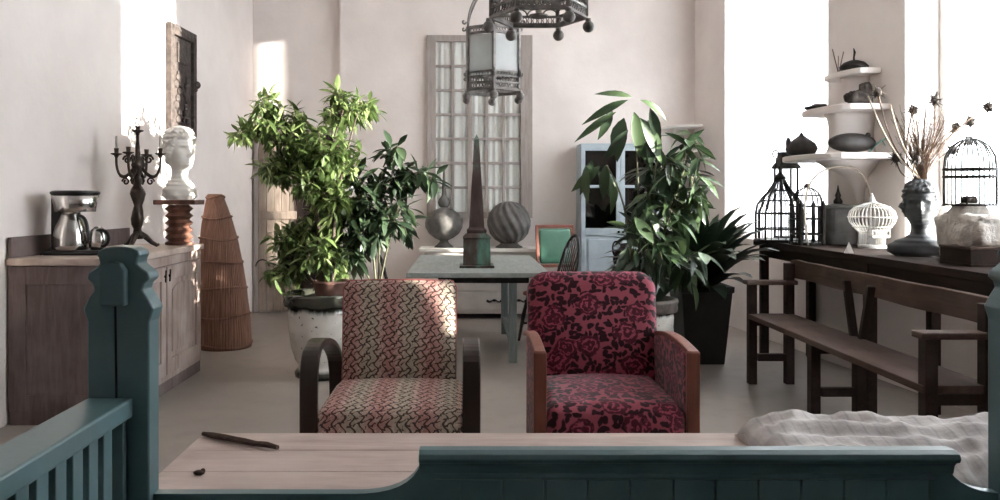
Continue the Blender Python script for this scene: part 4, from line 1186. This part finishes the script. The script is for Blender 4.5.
# dark round jug on a stool behind the crimson chair
sp = W(624, 272, 7.55)
st_ = thing('stool', 'small wooden stool under the dark round jug', 'stool', (sp.x, sp.y, 0))
m = MB(); m.lathe([(.15, .56), (.16, .57), (.16, .59), (.15, .595)], seg=24); m.build('seat', M['bench_top'], st_, bevel=.003)
for k in range(3):
    a_ = k * 2 * PI / 3 + .3
    m = MB(); m.tube([(.09 * math.cos(a_), .09 * math.sin(a_), .56), (.14 * math.cos(a_), .14 * math.sin(a_), 0)], .014, 8); m.build('leg', M['bench_top'], st_, smooth=True)
jg = thing('round_jug', 'dark round bellied jug on the stool in front of the blue grey cupboard', 'jug', (sp.x, sp.y, .596))
m = MB(); m.lathe([(.05, 0), (.07, .01), (.095, .06), (.105, .12), (.09, .18), (.055, .215), (.035, .235), (.04, .26)], seg=28); m.build('body', M['iron'], jg, smooth=True)
m = MB(); m.tube(bez((-.03, 0, .25), (-.08, 0, .33), (-.13, 0, .26), (-.095, 0, .16), 12), .009, 6); m.build('handle', M['iron'], jg, smooth=True)

# ------------------------------------------------------------------ lanterns
def lantern(label, loc, R_, H_, rot):
    ln = thing('lantern', label, 'lantern', loc, rot, 'hexagonal iron lanterns')
    V = [Vector((R_ * math.cos(PI / 3 * k), R_ * math.sin(PI / 3 * k), 0)) for k in range(6)]
    up = lambda v, z, kk=1.0: Vector((v.x * kk, v.y * kk, z))
    for k in range(6):
        a_, b_ = V[k], V[(k + 1) % 6]
        m = MB(); m.bar(up(a_, .012), up(a_, H_), .016, .016); m.sphere(up(a_, H_ * .27, 1.02), (.014, .014, .03), 8, 6); m.build('corner_post', M['lantern_iron'], ln)
        m = MB(); m.sphere(up(a_, -.032, 1.05), .025, 12, 8); m.tube([up(a_, .002, 1.04), up(a_, -.018, 1.05)], .012, 8); m.build('ball_foot', M['lantern_iron'], ln, smooth=True)
        ax = (b_ - a_).normalized(); nn = Vector(((a_ + b_).x, (a_ + b_).y, 0)).normalized()
        # pane
        m = MB(); m.bar(up(a_.lerp(b_, .04), .115 + (H_ - .165) / 2, .985), up(a_.lerp(b_, .96), .115 + (H_ - .165) / 2, .985), .003, H_ - .165); m.build('pane', M['lantern_glass'], ln)
        # fretwork band: rails and loops
        m = MB()
        c3 = [up(a_, 0, 1.05), up(b_, 0, 1.05), up(b_, .018, 1.0), up(a_, .018, 1.0)]
        inn = [up(a_, 0, .96), up(b_, 0, .96), up(b_, .018, .95), up(a_, .018, .95)]
        m.add(c3 + inn, [(0, 1, 2, 3), (7, 6, 5, 4), (0, 4, 5, 1), (3, 2, 6, 7), (0, 3, 7, 4), (1, 5, 6, 2)])
        m.build('base_rail', M['lantern_iron'], ln)
        m = MB(); m.bar(up(a_, .112), up(b_, .112), .012, .010); m.bar(up(a_, .084), up(b_, .084), .012, .008); m.bar(up(a_, .048), up(b_, .048), .012, .009)
        nlp = 9; m2 = MB(); m2.bar(up(a_, H_ - .04), up(b_, H_ - .04), .014, .014); m2.bar(up(a_, H_ - .004), up(b_, H_ - .004), .024, .016)
        for j in range(nlp):
            c_ = a_.lerp(b_, (j + .5) / nlp)
            m.tube([up(c_, .031) + ax * (.009 * math.cos(t_)) + Vector((0, 0, .013 * math.sin(t_))) for t_ in [2 * PI * q / 8 for q in range(8)]], .0026, 4, True)
            m.tube([up(c_, .098) + ax * (.009 * math.cos(t_)) + Vector((0, 0, .012 * math.sin(t_))) for t_ in [2 * PI * q / 8 for q in range(8)]], .0034, 4, True)
            m2.tube([up(c_, H_ - .022) + ax * (.008 * math.cos(t_)) + Vector((0, 0, .010 * math.sin(t_))) for t_ in [2 * PI * q / 8 for q in range(8)]], .0026, 4, True)
        for j in range(3):
            c_ = a_.lerp(b_, (j + .5) / 3); wv = R_ / 6
            m.tube([up(c_, .050 + .030 * math.sin(PI * q / 8)) + ax * (wv * math.cos(PI * q / 8)) for q in range(9)], .0035, 5)
        m.build('lower_fretwork', M['lantern_iron'], ln); m2.build('upper_fretwork', M['lantern_iron'], ln)
        # scroll at each top corner and arm up to the crown
        m = MB()
        o_ = up(a_, 0).normalized()
        m.tube([up(a_, H_ + .03) + o_ * (.028 + .026 * math.cos(t_) * (1 - t_ / 9)) + Vector((0, 0, .026 * math.sin(t_) * (1 - t_ / 9))) for t_ in [PI + q * .4 for q in range(14)]], .0055, 6)
        m.tube(bez(up(a_, H_ + .0), up(a_, H_ + .18, 1.0), up(a_, H_ + .22, .35), up(a_, H_ + .36, .16), 12), .0065, 6)
        m.tube([up(a_, .10) + o_ * (.02 + .018 * math.cos(t_) * (1 - t_ / 9)) + Vector((0, 0, .022 * math.sin(t_) * (1 - t_ / 9))) for t_ in [PI + q * .4 for q in range(14)]], .0045, 6)
        m.build('scroll', M['lantern_iron'], ln, smooth=True)
    m = MB()
    for k in (0, 3): m.bar((0, 0, .01), up(V[k], .01), .009, .006)
    m.lathe([(.0, .0), (.02, .003), (.04, .008), (.04, .016)], seg=16); m.build('base_plate', M['lantern_iron'], ln)
    m = MB(); m.lathe([(.012, .016), (.014, .10), (.02, .105), (.011, .11), (.011, .19), (.0, .195)], seg=12); m.build('candle_holder', M['candle'], ln, smooth=True)
    m = MB(); m.lathe([(.05, H_ + .35), (.055, H_ + .37), (.03, H_ + .40), (.012, H_ + .44)], seg=16)
    ztop = CEIL - loc[2]
    z = H_ + .44; j = 0
    while z < ztop - .06:
        a2 = (1, 0, 0) if j % 2 else (0, 1, 0)
        m.tube([Vector((0, 0, z + .024)) + Vector(a2) * (.012 * math.cos(t_)) + Vector((0, 0, .026 * math.sin(t_))) for t_ in [2 * PI * q / 10 for q in range(10)]], .004, 5, True)
        z += .04; j += 1
    m.lathe([(.05, ztop - .002), (.05, ztop - .015), (.015, ztop - .06), (.0, ztop - .062)][::-1], seg=16)
    m.build('chain', M['lantern_iron'], ln)
    return ln
d_ = 3.36; lantern('nearer hexagonal iron lantern hanging in front, cut off by the frame top', ((538.5 - CX) * d_ / F, d_, EYE + 178 * d_ / F), .20, .43, 0.0)
d_ = 4.85; lantern('farther glazed hexagonal iron lantern hanging over the dining table', ((493 - CX) * d_ / F, d_, EYE + 104 * d_ / F), .176, .38, PI / 6)

# ------------------------------------------------------------------ long bench
BX0, BX1, BY0, BY1 = 1.975, 2.30, 3.40, 5.60
bn = thing('long_bench', 'long dark wooden bench with plank back beside the windows', 'bench', ((BX0 + BX1) / 2, (BY0 + BY1) / 2, 0))
bc = Vector(((BX0 + BX1) / 2, (BY0 + BY1) / 2, 0)); hx = (BX1 - BX0) / 2; hy = (BY1 - BY0) / 2
m = MB(); m.span(-hx - .01, hx - .02, -hy + .03, hy - .03, .455, .49); m.build('seat', M['bench_top'], bn, bevel=.005)
m = MB()
pl = [(-hy - .04, .765), (-hy - .02, .74)] + [(-hy + .1 + (2 * hy - .2) * k / 12, .735 + .004 * math.sin(k * 1.3)) for k in range(13)] + [(hy + .0, .735), (hy + .05, .80), (hy + .02, .855), (hy - .05, .865)] + [(hy - .2 - (2 * hy - .3) * k / 10, .86 + .002 * math.sin(k * 1.7)) for k in range(11)] + [(-hy - .04, .86)]
m.prism(pl, lambda u, v, t_: (t_, u, v), hx - .012, hx + .028); m.build('back_rail', M['bench_top'], bn, bevel=.005)
for y in (hy - .03, 0.08, -hy + .05):
    end = abs(y) > .5
    m = MB(); m.box((-hx + .022, y, (.69 if end else .4545) / 2), (.055, .06, (.69 if end else .4545))); m.build('front_leg', M['bench'], bn, bevel=.004)
    m = MB(); m.box((hx - .045, y, .84 / 2 if end else .4545 / 2), (.058, .06, .84 if end else .4545)); m.build('rear_leg', M['bench'], bn, bevel=.004)
    m = MB(); m.box((0, y, .185), (2 * hx - .12, .04, .05)); m.build('stretcher', M['bench'], bn, bevel=.003)
    if end:
        m = MB(); m.box((-.012, y, .706), (2 * hx + .03, .09, .03)); m.build('armrest', M['bench_top'], bn, bevel=.006)
    m = MB(); m.box((-.02, y, .43), (2 * hx - .12, .05, .048)); m.build('seat_bearer', M['bench'], bn, bevel=.003)
for (ya, yb) in ((.26, .17), (-.03, .07)):
    m = MB(); m.bar((hx - .03, ya, .80), (hx - .03, yb, .48), .028, .045, (1, 0, 0)); m.build('back_strut', M['bench'], bn, bevel=.003)

# ------------------------------------------------------------------ long table under the windows
LT = thing('long_table', 'long dark wooden table along the windows carrying birdcages and busts', 'table', (2.62, 4.7, 0))
TY0, TY1 = -1.75, 1.92; TZ2 = .95
for k in range(3):
    m = MB(); m.span(-.235 + k * .157, -.235 + k * .157 + .1555, TY0, TY1, TZ2 - .045, TZ2); m.build('plank', M['sidetable'], LT, bevel=.003)
for y in (TY0 + .12, 0.1, TY1 - .12):
    for x in (-.19, .19):
        m = MB(); m.box((x, y, (TZ2 - .0455) / 2), (.06, .06, TZ2 - .0455)); m.build('leg', M['sidetable'], LT, bevel=.004)
for x in (-.20, .20):
    m = MB(); m.span(x - .012, x + .012, TY0 + .15, TY1 - .15, TZ2 - .13, TZ2 - .0455); m.build('apron', M['sidetable'], LT, bevel=.002)
TT = TZ2 + .001
# birdcages
def cage(name, label, loc, prof, nb, r, hoops, mat, wr=.004, cap=None, rot=0.0, base=.02, sq_=1.0):
    c = thing(name, label, 'birdcage', loc, rot)
    m = MB(); m.lathe([(r * 1.05, 0), (r * 1.06, base * .5), (r * 1.02, base)], seg=32); m.build('base', mat, c, smooth=False)
    m = MB()
    for k in range(nb):
        a_ = 2 * PI * k / nb
        m.tube([(rr * math.cos(a_), rr * math.sin(a_), z) for rr, z in prof], wr * .6, 5)
    m.build('wire_grille', mat, c, smooth=True)
    for z, rr in hoops:
        m = MB(); m.tube([(rr * math.cos(2 * PI * k / 32), rr * math.sin(2 * PI * k / 32), z) for k in range(32)], wr, 5, True); m.build('hoop', mat, c, smooth=True)
    if cap:
        m = MB(); m.lathe(cap, seg=20); m.build('cap', mat, c, smooth=True)
    return c
def smooth_prof(p, n=4):
    out = []
    for a_, b_ in zip(p, p[1:]):
        for k in range(n): out.append((a_[0] + (b_[0] - a_[0]) * k / n, a_[1] + (b_[1] - a_[1]) * k / n))
    return out + [p[-1]]
q = W(780, 0, 6.28)
c1 = cage('birdcage', 'tall black wire birdcage with onion dome behind the aspidistra leaves', (q.x, 6.28, TT), [(.185, .015), (.185, .22), (.172, .29), (.13, .35), (.085, .40), (.055, .45), (.035, .49)], 22, .185, [(.10, .186), (.22, .187), (.32, .152), (.40, .087)], M['iron'], .0065,
     [(.04, .49), (.048, .495), (.03, .52), (.014, .54), (.012, .56), (.02, .575), (.010, .59), (0, .595)])
for k in range(4):
    a_ = .6 + k * PI / 2
    m = MB(); m.tube([(.187 * math.cos(a_), .187 * math.sin(a_), .0), (.187 * math.cos(a_), .187 * math.sin(a_), .22), (.14 * math.cos(a_), .14 * math.sin(a_), .345), (.05 * math.cos(a_), .05 * math.sin(a_), .46)], .009, 6); m.build('corner_rib', M['iron'], c1, smooth=True)
lt_ = thing('tall_lantern', 'narrow black lantern with flared roof and hook behind the black birdcages', 'lantern', (W(786, 0, 6.54).x, 6.54, TT))
m = MB(); m.span(-.075, .075, -.075, .075, 0, .03); m.build('base', M['iron'], lt_, bevel=.004)
for x in (-.066, .066):
    for y in (-.066, .066):
        m = MB(); m.box((x, y, .305), (.014, .014, .55)); m.build('post', M['iron'], lt_)
m = MB(); sqs(m, [(.085, .58), (.09, .59), (.06, .64), (.052, .70), (.056, .71), (.05, .715)]); m.build('roof', M['iron'], lt_, bevel=.003)
m = MB(); m.tube([(-.085 + .025 * math.cos(t_), 0, .70 + .03 * math.sin(t_)) for t_ in [k * .4 for k in range(12)]], .006, 5); m.tube([(-.085, 0, .59), (-.08, 0, .67)], .006, 5); m.build('hook', M['iron'], lt_, smooth=True)
q = W(807, 0, 5.85)
c2 = cage('birdcage', 'smaller black birdcage with rounded top and corner pillars beside the grey bin', (q.x, 5.85, TT), [(.105, .015), (.105, .28), (.098, .34), (.075, .385), (.04, .41), (.012, .42)], 16, .108, [(.08, .107), (.19, .107), (.28, .107), (.36, .09)], M['iron'], .006,
     [(.02, .418), (.024, .43), (.012, .445), (0, .45)])
for k in range(4):
    a_ = PI / 4 + k * PI / 2
    m = MB(); m.lathe([(.016, 0), (.018, .02), (.012, .04), (.016, .16), (.012, .28), (.02, .29), (.012, .30), (.0, .33)], (.117 * math.cos(a_), .117 * math.sin(a_), 0), 10); m.build('pillar', M['iron'], c2, smooth=True)
# grey bin with lid finial
q = W(838, 0, 5.93)
bn2 = thing('lidded_bin', 'dark grey metal bin with pointed lid knob behind the white domed cage', 'bin', (q.x, 5.93, TT))
m = MB(); m.lathe([(.125, 0), (.13, .01), (.132, .26), (.137, .265), (.137, .275)], seg=32); m.build('body', M['zinc'], bn2, smooth=False, bevel=.002)
m = MB(); m.lathe([(.137, .2755), (.13, .285), (.05, .295), (.03, .30)], seg=32); lid = m.build('lid', M['zinc'], bn2, smooth=True)
m = MB(); m.lathe([(.03, .3005), (.032, .32), (.016, .345), (.022, .36), (.010, .39), (.004, .43), (0, .44)], seg=16); m.build('knob', M['iron'], lid, smooth=True)
# pale cane hoop leaning behind
q = W(848, 0, 5.72)
m = MB(); m.tube(bez((-.25, .01, 0), (-.35, .01, .50), (-.16, .0, .56), (.0, 0, .56), 14) + bez((.02, 0, .56), (.14, 0, .56), (.24, -.01, .42), (.16, -.01, 0), 14), .007, 6)
tag(m.build('cane_hoop', M['straw'], smooth=True, loc=(q.x - .03, 5.72, TT + .004)), 'pale bent cane hoop arching over the grey bin', 'hoop')
# white domed cage
q = W(872, 0, 5.5)
wc = cage('birdcage', 'white wire birdcage with onion dome and little balcony', (q.x, 5.5, TT), smooth_prof([(.080, .015), (.083, .105), (.107, .132), (.142, .174), (.151, .212), (.141, .25), (.107, .282), (.053, .303), (.016, .314)], 2), 36, .085, [(.11, .088), (.145, .122), (.212, .153), (.277, .115)], M['whitewire'], .0037,
     [(.032, .306), (.036, .312), (.017, .325), (.021, .335), (.010, .352), (.004, .374), (0, .379)])
m = MB(); m.span(-.06, .06, -.125, -.07, .075, .085); m.span(-.06, .06, -.125, -.121, .12, .127)
for k in range(6): m.span(-.06 + k * .0232, -.056 + k * .0232, -.125, -.121, .085, .12)
m.span(-.06, .06, -.125, -.121, .085, .092); m.build('balcony', M['whitewire'], wc)
q = W(849, 0, 4.98)
m = MB(); m.lathe([(.036, 0), (.034, .006), (.002, .068), (0, .069)], seg=4)
tag(m.build('white_pyramid', M['white_stone'], loc=(q.x, 4.98, TT), rotz=.4), 'little white pyramid beside the white domed cage', 'ornament')
# dark head with dried flowers
hb = Vector((W(920, 0, 4.72).x, 4.72, TT))
m = MB(); head(m, .46, .95, 1.0)
hd_ = tag(m.build('dark_bust', M['bust'], smooth=True, loc=hb, rotz=-.50), 'dark grey classical bust holding dried flowers on the long table', 'bust')
topc = hb + Vector((0, .0, .448))
ths = [((913, 110), (900, 165), .03), ((935, 100), (935, 150), -.02), ((956, 127), (925, 150), .05), ((970, 121), (940, 140), .0), ((988, 107), (950, 130), -.05), ((953, 150), (935, 135), .03), ((969, 141), (945, 150), .08), ((917, 160), (910, 175), -.06), ((896, 158), (900, 178), .04), ((878, 92), (890, 150), .1)]
for (hp, mp, dd) in ths:
    e = W(hp[0], hp[1], 4.72 + dd); mm = W(mp[0], mp[1], 4.72 + dd / 2)
    root = thing('dried_thistle', 'dried stalk with dark seed head rising from the dark bust', 'dried flower', topc, 0, 'dried thistles in the dark bust')
    st0 = Vector((random.uniform(-.03, .03), random.uniform(-.03, .03), .004))
    pts = bez(st0, (mm - topc) * .6, (mm - topc) * 1.05, e - topc, 12)
    m = MB(); m.tube(pts, .0042, 5); m.build('stem', M['twig'], root, smooth=True)
    m = MB(); ax = (pts[-1] - pts[-2]).normalized()
    m.sphere(pts[-1], (.022, .022, .028), 10, 8)
    for k in range(34):
        v = in_ball().normalized(); v = (v + Vector((0, 0, -.5)) * random.random()).normalized()
        m.tube([pts[-1] + v * .012, pts[-1] + v * random.uniform(.035, .06)], [.005, .0012], 4)
    m.build('seed_head', M['dried'], root, smooth=True)
for (a_, b_, lab) in (((868, 96), (888, 150), 'long pale reed rising steeply from the dark bust'), ((890, 104), (898, 140), 'pale bent reed beside the steep one in the dark bust')):
    e = W(a_[0], a_[1], 4.62); mm = W(b_[0], b_[1], 4.66)
    m = MB(); m.tube(bez(Vector((-.01, -.02, .004)), (mm - topc) * .5, (mm - topc), e - topc, 12), .0045, 6)
    tag(m.build('dry_reed', M['straw'], smooth=True, loc=topc), lab, 'reed')
m = MB()
for k in range(170):
    a_ = random.uniform(-.7, .9); ln_ = random.uniform(.20, .50)
    e = Vector((math.sin(a_) * ln_ * .48 - .01, random.uniform(-.12, .12), .004 + math.cos(a_ * .6) * ln_ * .9))
    pts = bez((random.uniform(-.03, .03), random.uniform(-.03, .03), .004), e * .35 + Vector((0, 0, .05)), e * .7 + in_ball() * .03, e, 6)
    m.tube(pts, .0014, 3)
    for j in range(5):
        q = pts[random.randint(2, 6)]; m.tube([q, q + Vector((random.uniform(-.03, .03), random.uniform(-.02, .02), random.uniform(0, .035)))], .0009, 3)
o = m.build('dried_grass', M['twig'], loc=topc); tag(o, 'wispy brown dried grass bunched in the dark bust', 'dried grass', kind='stuff')
# pale stones, crate and thin cage by the second window
def rock(m, c, r, seed, amp=.28, freq=3.2):
    vs0 = len(m.v); m.sphere((0, 0, 0), 1.0, 36, 24)
    c = Vector(c)
    for i in range(vs0, len(m.v)):
        v = m.v[i]
        k = 1 + amp * mnoise.noise(v * freq * .5 + Vector((seed, 0, 0))) + amp * .5 * mnoise.noise(v * freq * 1.4 + Vector((0, seed, 0)))
        s_ = Vector([math.copysign(abs(a) ** .6, a) for a in v]) * k
        w_ = Vector((s_.x * r[0], s_.y * r[1], s_.z * r[2]))
        w_.z = max(w_.z, -r[2] * .8)
        m.v[i] = w_ + c
q = W(946, 0, 4.53)
m = MB(); rock(m, (0, 0, .125), (.085, .072, .155), 3.0)
tag(m.build('rough_stone', M['stone'], smooth=True, loc=(q.x + .035, 4.50, TT)), 'upright lump of rough pale stone behind the dark bust', 'stone')
q = W(988, 0, 4.12)
cr = thing('wooden_crate', 'low dark wooden crate under a pale rock at the end of the long table', 'crate', (q.x, 4.12, TT))
m = MB(); m.span(-.17, .17, -.13, .13, 0, .012); m.build('bottom', M['sidetable'], cr)
for (a_, b_, c_, d2) in ((-.17, .17, -.13, -.118), (-.17, .17, .118, .13), (-.17, -.158, -.118, .118), (.158, .17, -.118, .118)):
    m = MB(); m.span(a_, b_, c_, d2, .0125, .085); m.build('side', M['sidetable'], cr, bevel=.002)
m = MB(); m.span(-.175, .175, -.135, .135, .0855, .098); m.build('lid', M['bench_top'], cr, bevel=.003)
m = MB(); rock(m, (0, 0, .072), (.15, .10, .09), 9.0, .3)
rk = m.build('rough_stone', M['stone'], smooth=True, loc=(q.x, 4.12, TT + .0985)); tag(rk, 'wide rough pale stone lying on the dark crate', 'stone')
q = W(970, 0, 4.36)
m = MB(); rock(m, (0, 0, .145), (.10, .075, .181), 15.0, .12)
tag(m.build('rough_stone', M['stone'], smooth=True, loc=(q.x, 4.36, TT)), 'pale rough stone carrying the thin wire cage', 'stone')
zc = TT + .30
tc = cage('birdcage', 'thin wire birdcage with domed top against the bright window', (q.x, 4.36, zc), smooth_prof([(.125, .01), (.125, .20), (.118, .27), (.09, .325), (.05, .355), (.008, .368)], 2), 14, .125, [(.20, .126), (.16, .126)], M['iron'], .0075, None, base=.012)
m = MB(); rock(m, (0, 0, .02), (.035, .03, .022), 2.0, .2); tag(m.build('seed_pod', M['dried'], smooth=True, loc=(q.x - .01, 4.35, zc + .0135)), 'dark dried pod lying inside the thin wire cage', 'seed pod')

# ------------------------------------------------------------------ tiered plaster shelf on the pier
SS = 3.06
def SP(u, t_, z): return RW(SS + u, t_, z)
shp = thing('tiered_shelf', 'white plaster shelf of three widening tiers on the wall between the windows', 'shelf', RW(SS, 0, 1.2), -RA * 0)
so = RW(SS, 0, 1.2)
zt, zmid, zl = EYE + 119 * 5.9 / F, EYE + 83 * 5.9 / F, EYE + 36 * 5.9 / F
pt_, pm, pl_ = .20, .36, .50
prof = [(zl - .34, .02), (zl - .30, .04), (zl - .2, .07), (zl - .11, .14), (zl - .05, .27), (zl, .34), (zl + .04, .285), (zl + .12, .235), (zl + .2, .23), (zmid - .03, .26), (zmid, .28), (zmid + .039, .20), (zmid + .10, .145), (zmid + .18, .135), (zt - .03, .15), (zt, .16)]
m = MB(); ns = 16; vs, fs = [], []
for z, r in prof:
    for k in range(ns + 1):
        a_ = PI * k / ns; vs.append(SP(-.62 * r * math.cos(a_), -r * math.sin(a_) - .001, z) - so)
for i in range(len(prof) - 1):
    for k in range(ns): b_ = i * (ns + 1) + k; fs.append((b_, b_ + 1, b_ + ns + 2, b_ + ns + 1))
    fs.append((i * (ns + 1), (i + 1) * (ns + 1), (i + 1) * (ns + 1) + ns, i * (ns + 1) + ns))
fs += [tuple(range(ns, -1, -1)), tuple((len(prof) - 1) * (ns + 1) + k for k in range(ns + 1))]
m.add(vs, fs); m.build('corbel', M['plaster'], shp, smooth=True)
for z, pj, ha, hb_ in ((zt, pt_, .24, .24), (zmid, pm, .33, .33), (zl, pl_, .40, .40)):
    poly = [(-ha, 0)] + [(-ha + .0, pj * .55)] + [(-ha + (ha + hb_) * (1 - math.cos(PI * k / 10)) / 2, pj * (.55 + .45 * math.sin(PI * k / 10) ** .55)) for k in range(1, 10)] + [(hb_, pj * .55), (hb_, 0)]
    m = MB(); m.prism(poly, lambda u, v, t_: SP(u, -v - .001, t_) - so, z + .0005, z + .042); m.build('tier', M['plaster'], shp, bevel=.008)
def at_shelf(u, t_, z): return SP(u, -t_, z + .0435)
# top tier: dark covered dish and a forked twig
dd_ = thing('covered_dish', 'dark covered dish with upright handle on the topmost shelf tier', 'dish', at_shelf(.06, .10, zt))
m = MB(); m.lathe([(.05, 0), (.095, .012), (.10, .03), (.07, .06), (.03, .075), (.0, .078)], seg=24); m.build('dome', M['iron'], dd_, smooth=True)
m = MB(); m.tube([(0, 0, .074), (0, 0, .10), (.006, 0, .135), (-.002, 0, .165)], [.008, .006, .009, .003], 8); m.build('handle', M['iron'], dd_, smooth=True)
m = MB(); m.tube([(0, 0, 0), (-.02, .0, .08), (-.05, 0, .20)], .004, 5); m.tube([(0, 0, 0), (.015, 0, .09), (.035, 0, .18)], .004, 5); m.tube([(-.006, 0, .03), (-.005, 0, .1), (0, .01, .15)], .003, 5); m.sphere((0, 0, .006), (.012, .012, .006), 8, 5)
tag(m.build('forked_twig', M['twig'], loc=at_shelf(-.16, .08, zt)), 'thin forked twig standing on the topmost shelf tier', 'twig')
# middle tier
fd = thing('flat_dish', 'flat dark dish with a lumpy lid on the middle shelf tier', 'dish', at_shelf(-.16, .25, zmid))
m = MB(); m.lathe([(.05, 0), (.09, .008), (.10, .022), (.095, .026), (.0, .018)], seg=24); m.build('plate', M['iron'], fd, smooth=True)
m = MB(); rock(m, (.01, 0, .034), (.055, .04, .014), 5.0, .25); m.build('lump', M['dried'], fd, smooth=True)
m = MB(); rock(m, (0, 0, .045), (.075, .05, .05), 7.0, .35); rock(m, (.045, 0, .11), (.04, .035, .045), 11.0, .3)
tag(m.build('knotted_root', M['dried'], smooth=True, loc=at_shelf(.21, .16, zmid)), 'dark knotted root lump on the middle shelf tier', 'root')
# lowest tier
m = MB(); m.lathe([(.05, 0), (.10, .02), (.118, .06), (.10, .10), (.055, .135), (.02, .16), (.006, .185), (0, .187)], seg=28)
m.sphere((-.10, 0, .10), (.022, .02, .05), 8, 6)
tag(m.build('pointed_lantern_lid', M['iron'], smooth=True, loc=at_shelf(-.25, .33, zl)), 'dark onion shaped pot with pointed top on the lowest shelf tier', 'pot')
m = MB(); vs0 = len(m.v); m.sphere((0, 0, .072), (.175, .07, .068), 28, 14); m.sphere((.12, 0, .125), (.02, .015, .02), 8, 6)
tag(m.build('oval_gourd', M['iron'], smooth=True, loc=at_shelf(.27, .25, zl), rotz=.1), 'long dark oval gourd lying on the lowest shelf tier', 'gourd')
m = MB(); m.tube([(0, 0, .006), (.03, -.01, .05), (.08, -.02, .09), (.13, -.02, .11)], [.006, .006, .005, .003], 6); m.tube([(.03, -.01, .05), (.0, -.03, .10)], .0035, 5); m.tube([(.08, -.02, .09), (.10, -.03, .05)], .0035, 5)
tag(m.build('teal_twig', M['tealtwig'], smooth=True, loc=at_shelf(.27, .12, zl)), 'small teal painted twig at the end of the lowest shelf tier', 'twig')
# small corner shelf at the back
cs = thing('corner_shelf', 'small white corner shelf behind the tall drooping plant', 'shelf', (2.50, 8.90, 0))
zs = [EYE - (y - CY) * 8.8 / F for y in (177, 151, 127)]
for z, r in zip(zs, (.34, .28, .36)):
    m = MB(); m.prism([(.03, .035)] + [(.03 - r * math.sin(PI / 2 * k / 8) , .035 - r * math.cos(PI / 2 * k / 8)) for k in range(9)], lambda u, v, t_: (u + .02 - .0, v, t_), z - .012, z + .012); m.build('tier', M['white_paint'], cs, bevel=.003)
m = MB(); m.span(-.18, -.155, .0, .034, zs[0] - .2, zs[2] - .0125); m.build('upright', M['white_paint'], cs, bevel=.002)
m = MB(); m.lathe([(.03, 0), (.06, .02), (.075, .05), (.07, .052), (.0, .03)], seg=20)
tag(m.build('small_bowl', M['iron'], smooth=True, loc=(2.44, 8.80, zs[1] + .0125)), 'small dark bowl on the white corner shelf', 'bowl')
m = MB(); m.lathe([(.03, 0), (.035, .03), (.02, .06), (.024, .075)], seg=16)
tag(m.build('white_pot', M['white_stone'], smooth=True, loc=(2.46, 8.78, zs[0] + .0125)), 'tiny white pot on the lowest board of the corner shelf', 'pot')

# ------------------------------------------------------------------ light
w = bpy.data.worlds.new('daylight'); scn.world = w; w.use_nodes = True
bg = w.node_tree.nodes['Background']; bg.inputs[0].default_value = (.93, .95, 1.0, 1); bg.inputs[1].default_value = 4.5
sd = bpy.data.lights.new('sun', 'SUN'); so_ = bpy.data.objects.new('sun', sd); COL.objects.link(so_)
az, el = math.radians(15), math.radians(6.5)
dirv = Vector((-math.cos(az) * math.cos(el), math.sin(az) * math.cos(el), -math.sin(el)))
so_.rotation_euler = dirv.to_track_quat('-Z', 'Y').to_euler()
sd.energy = 11; sd.angle = math.radians(.6); sd.color = (1.0, .90, .80)
scn.view_settings.view_transform = 'Standard'; scn.view_settings.look = 'None'; scn.view_settings.gamma = 1; scn.view_settings.use_curve_mapping = False
scn.view_settings.exposure = 2.1
scn.cycles.use_denoising = True
scn.cycles.max_bounces = 12; scn.cycles.diffuse_bounces = 8; scn.cycles.transparent_max_bounces = 24; scn.cycles.sample_clamp_indirect = 6
cam = bpy.data.cameras.new('camera'); co = bpy.data.objects.new('camera', cam); COL.objects.link(co)
co.location = (0, 0, EYE); co.rotation_euler = (PI / 2, 0, 0)
cam.sensor_width = 36; cam.lens = F / 1000 * 36; cam.shift_x = (500 - CX) / 1000; cam.shift_y = -(250 - CY) / 1000
cam.clip_start = .05
scn.camera = co
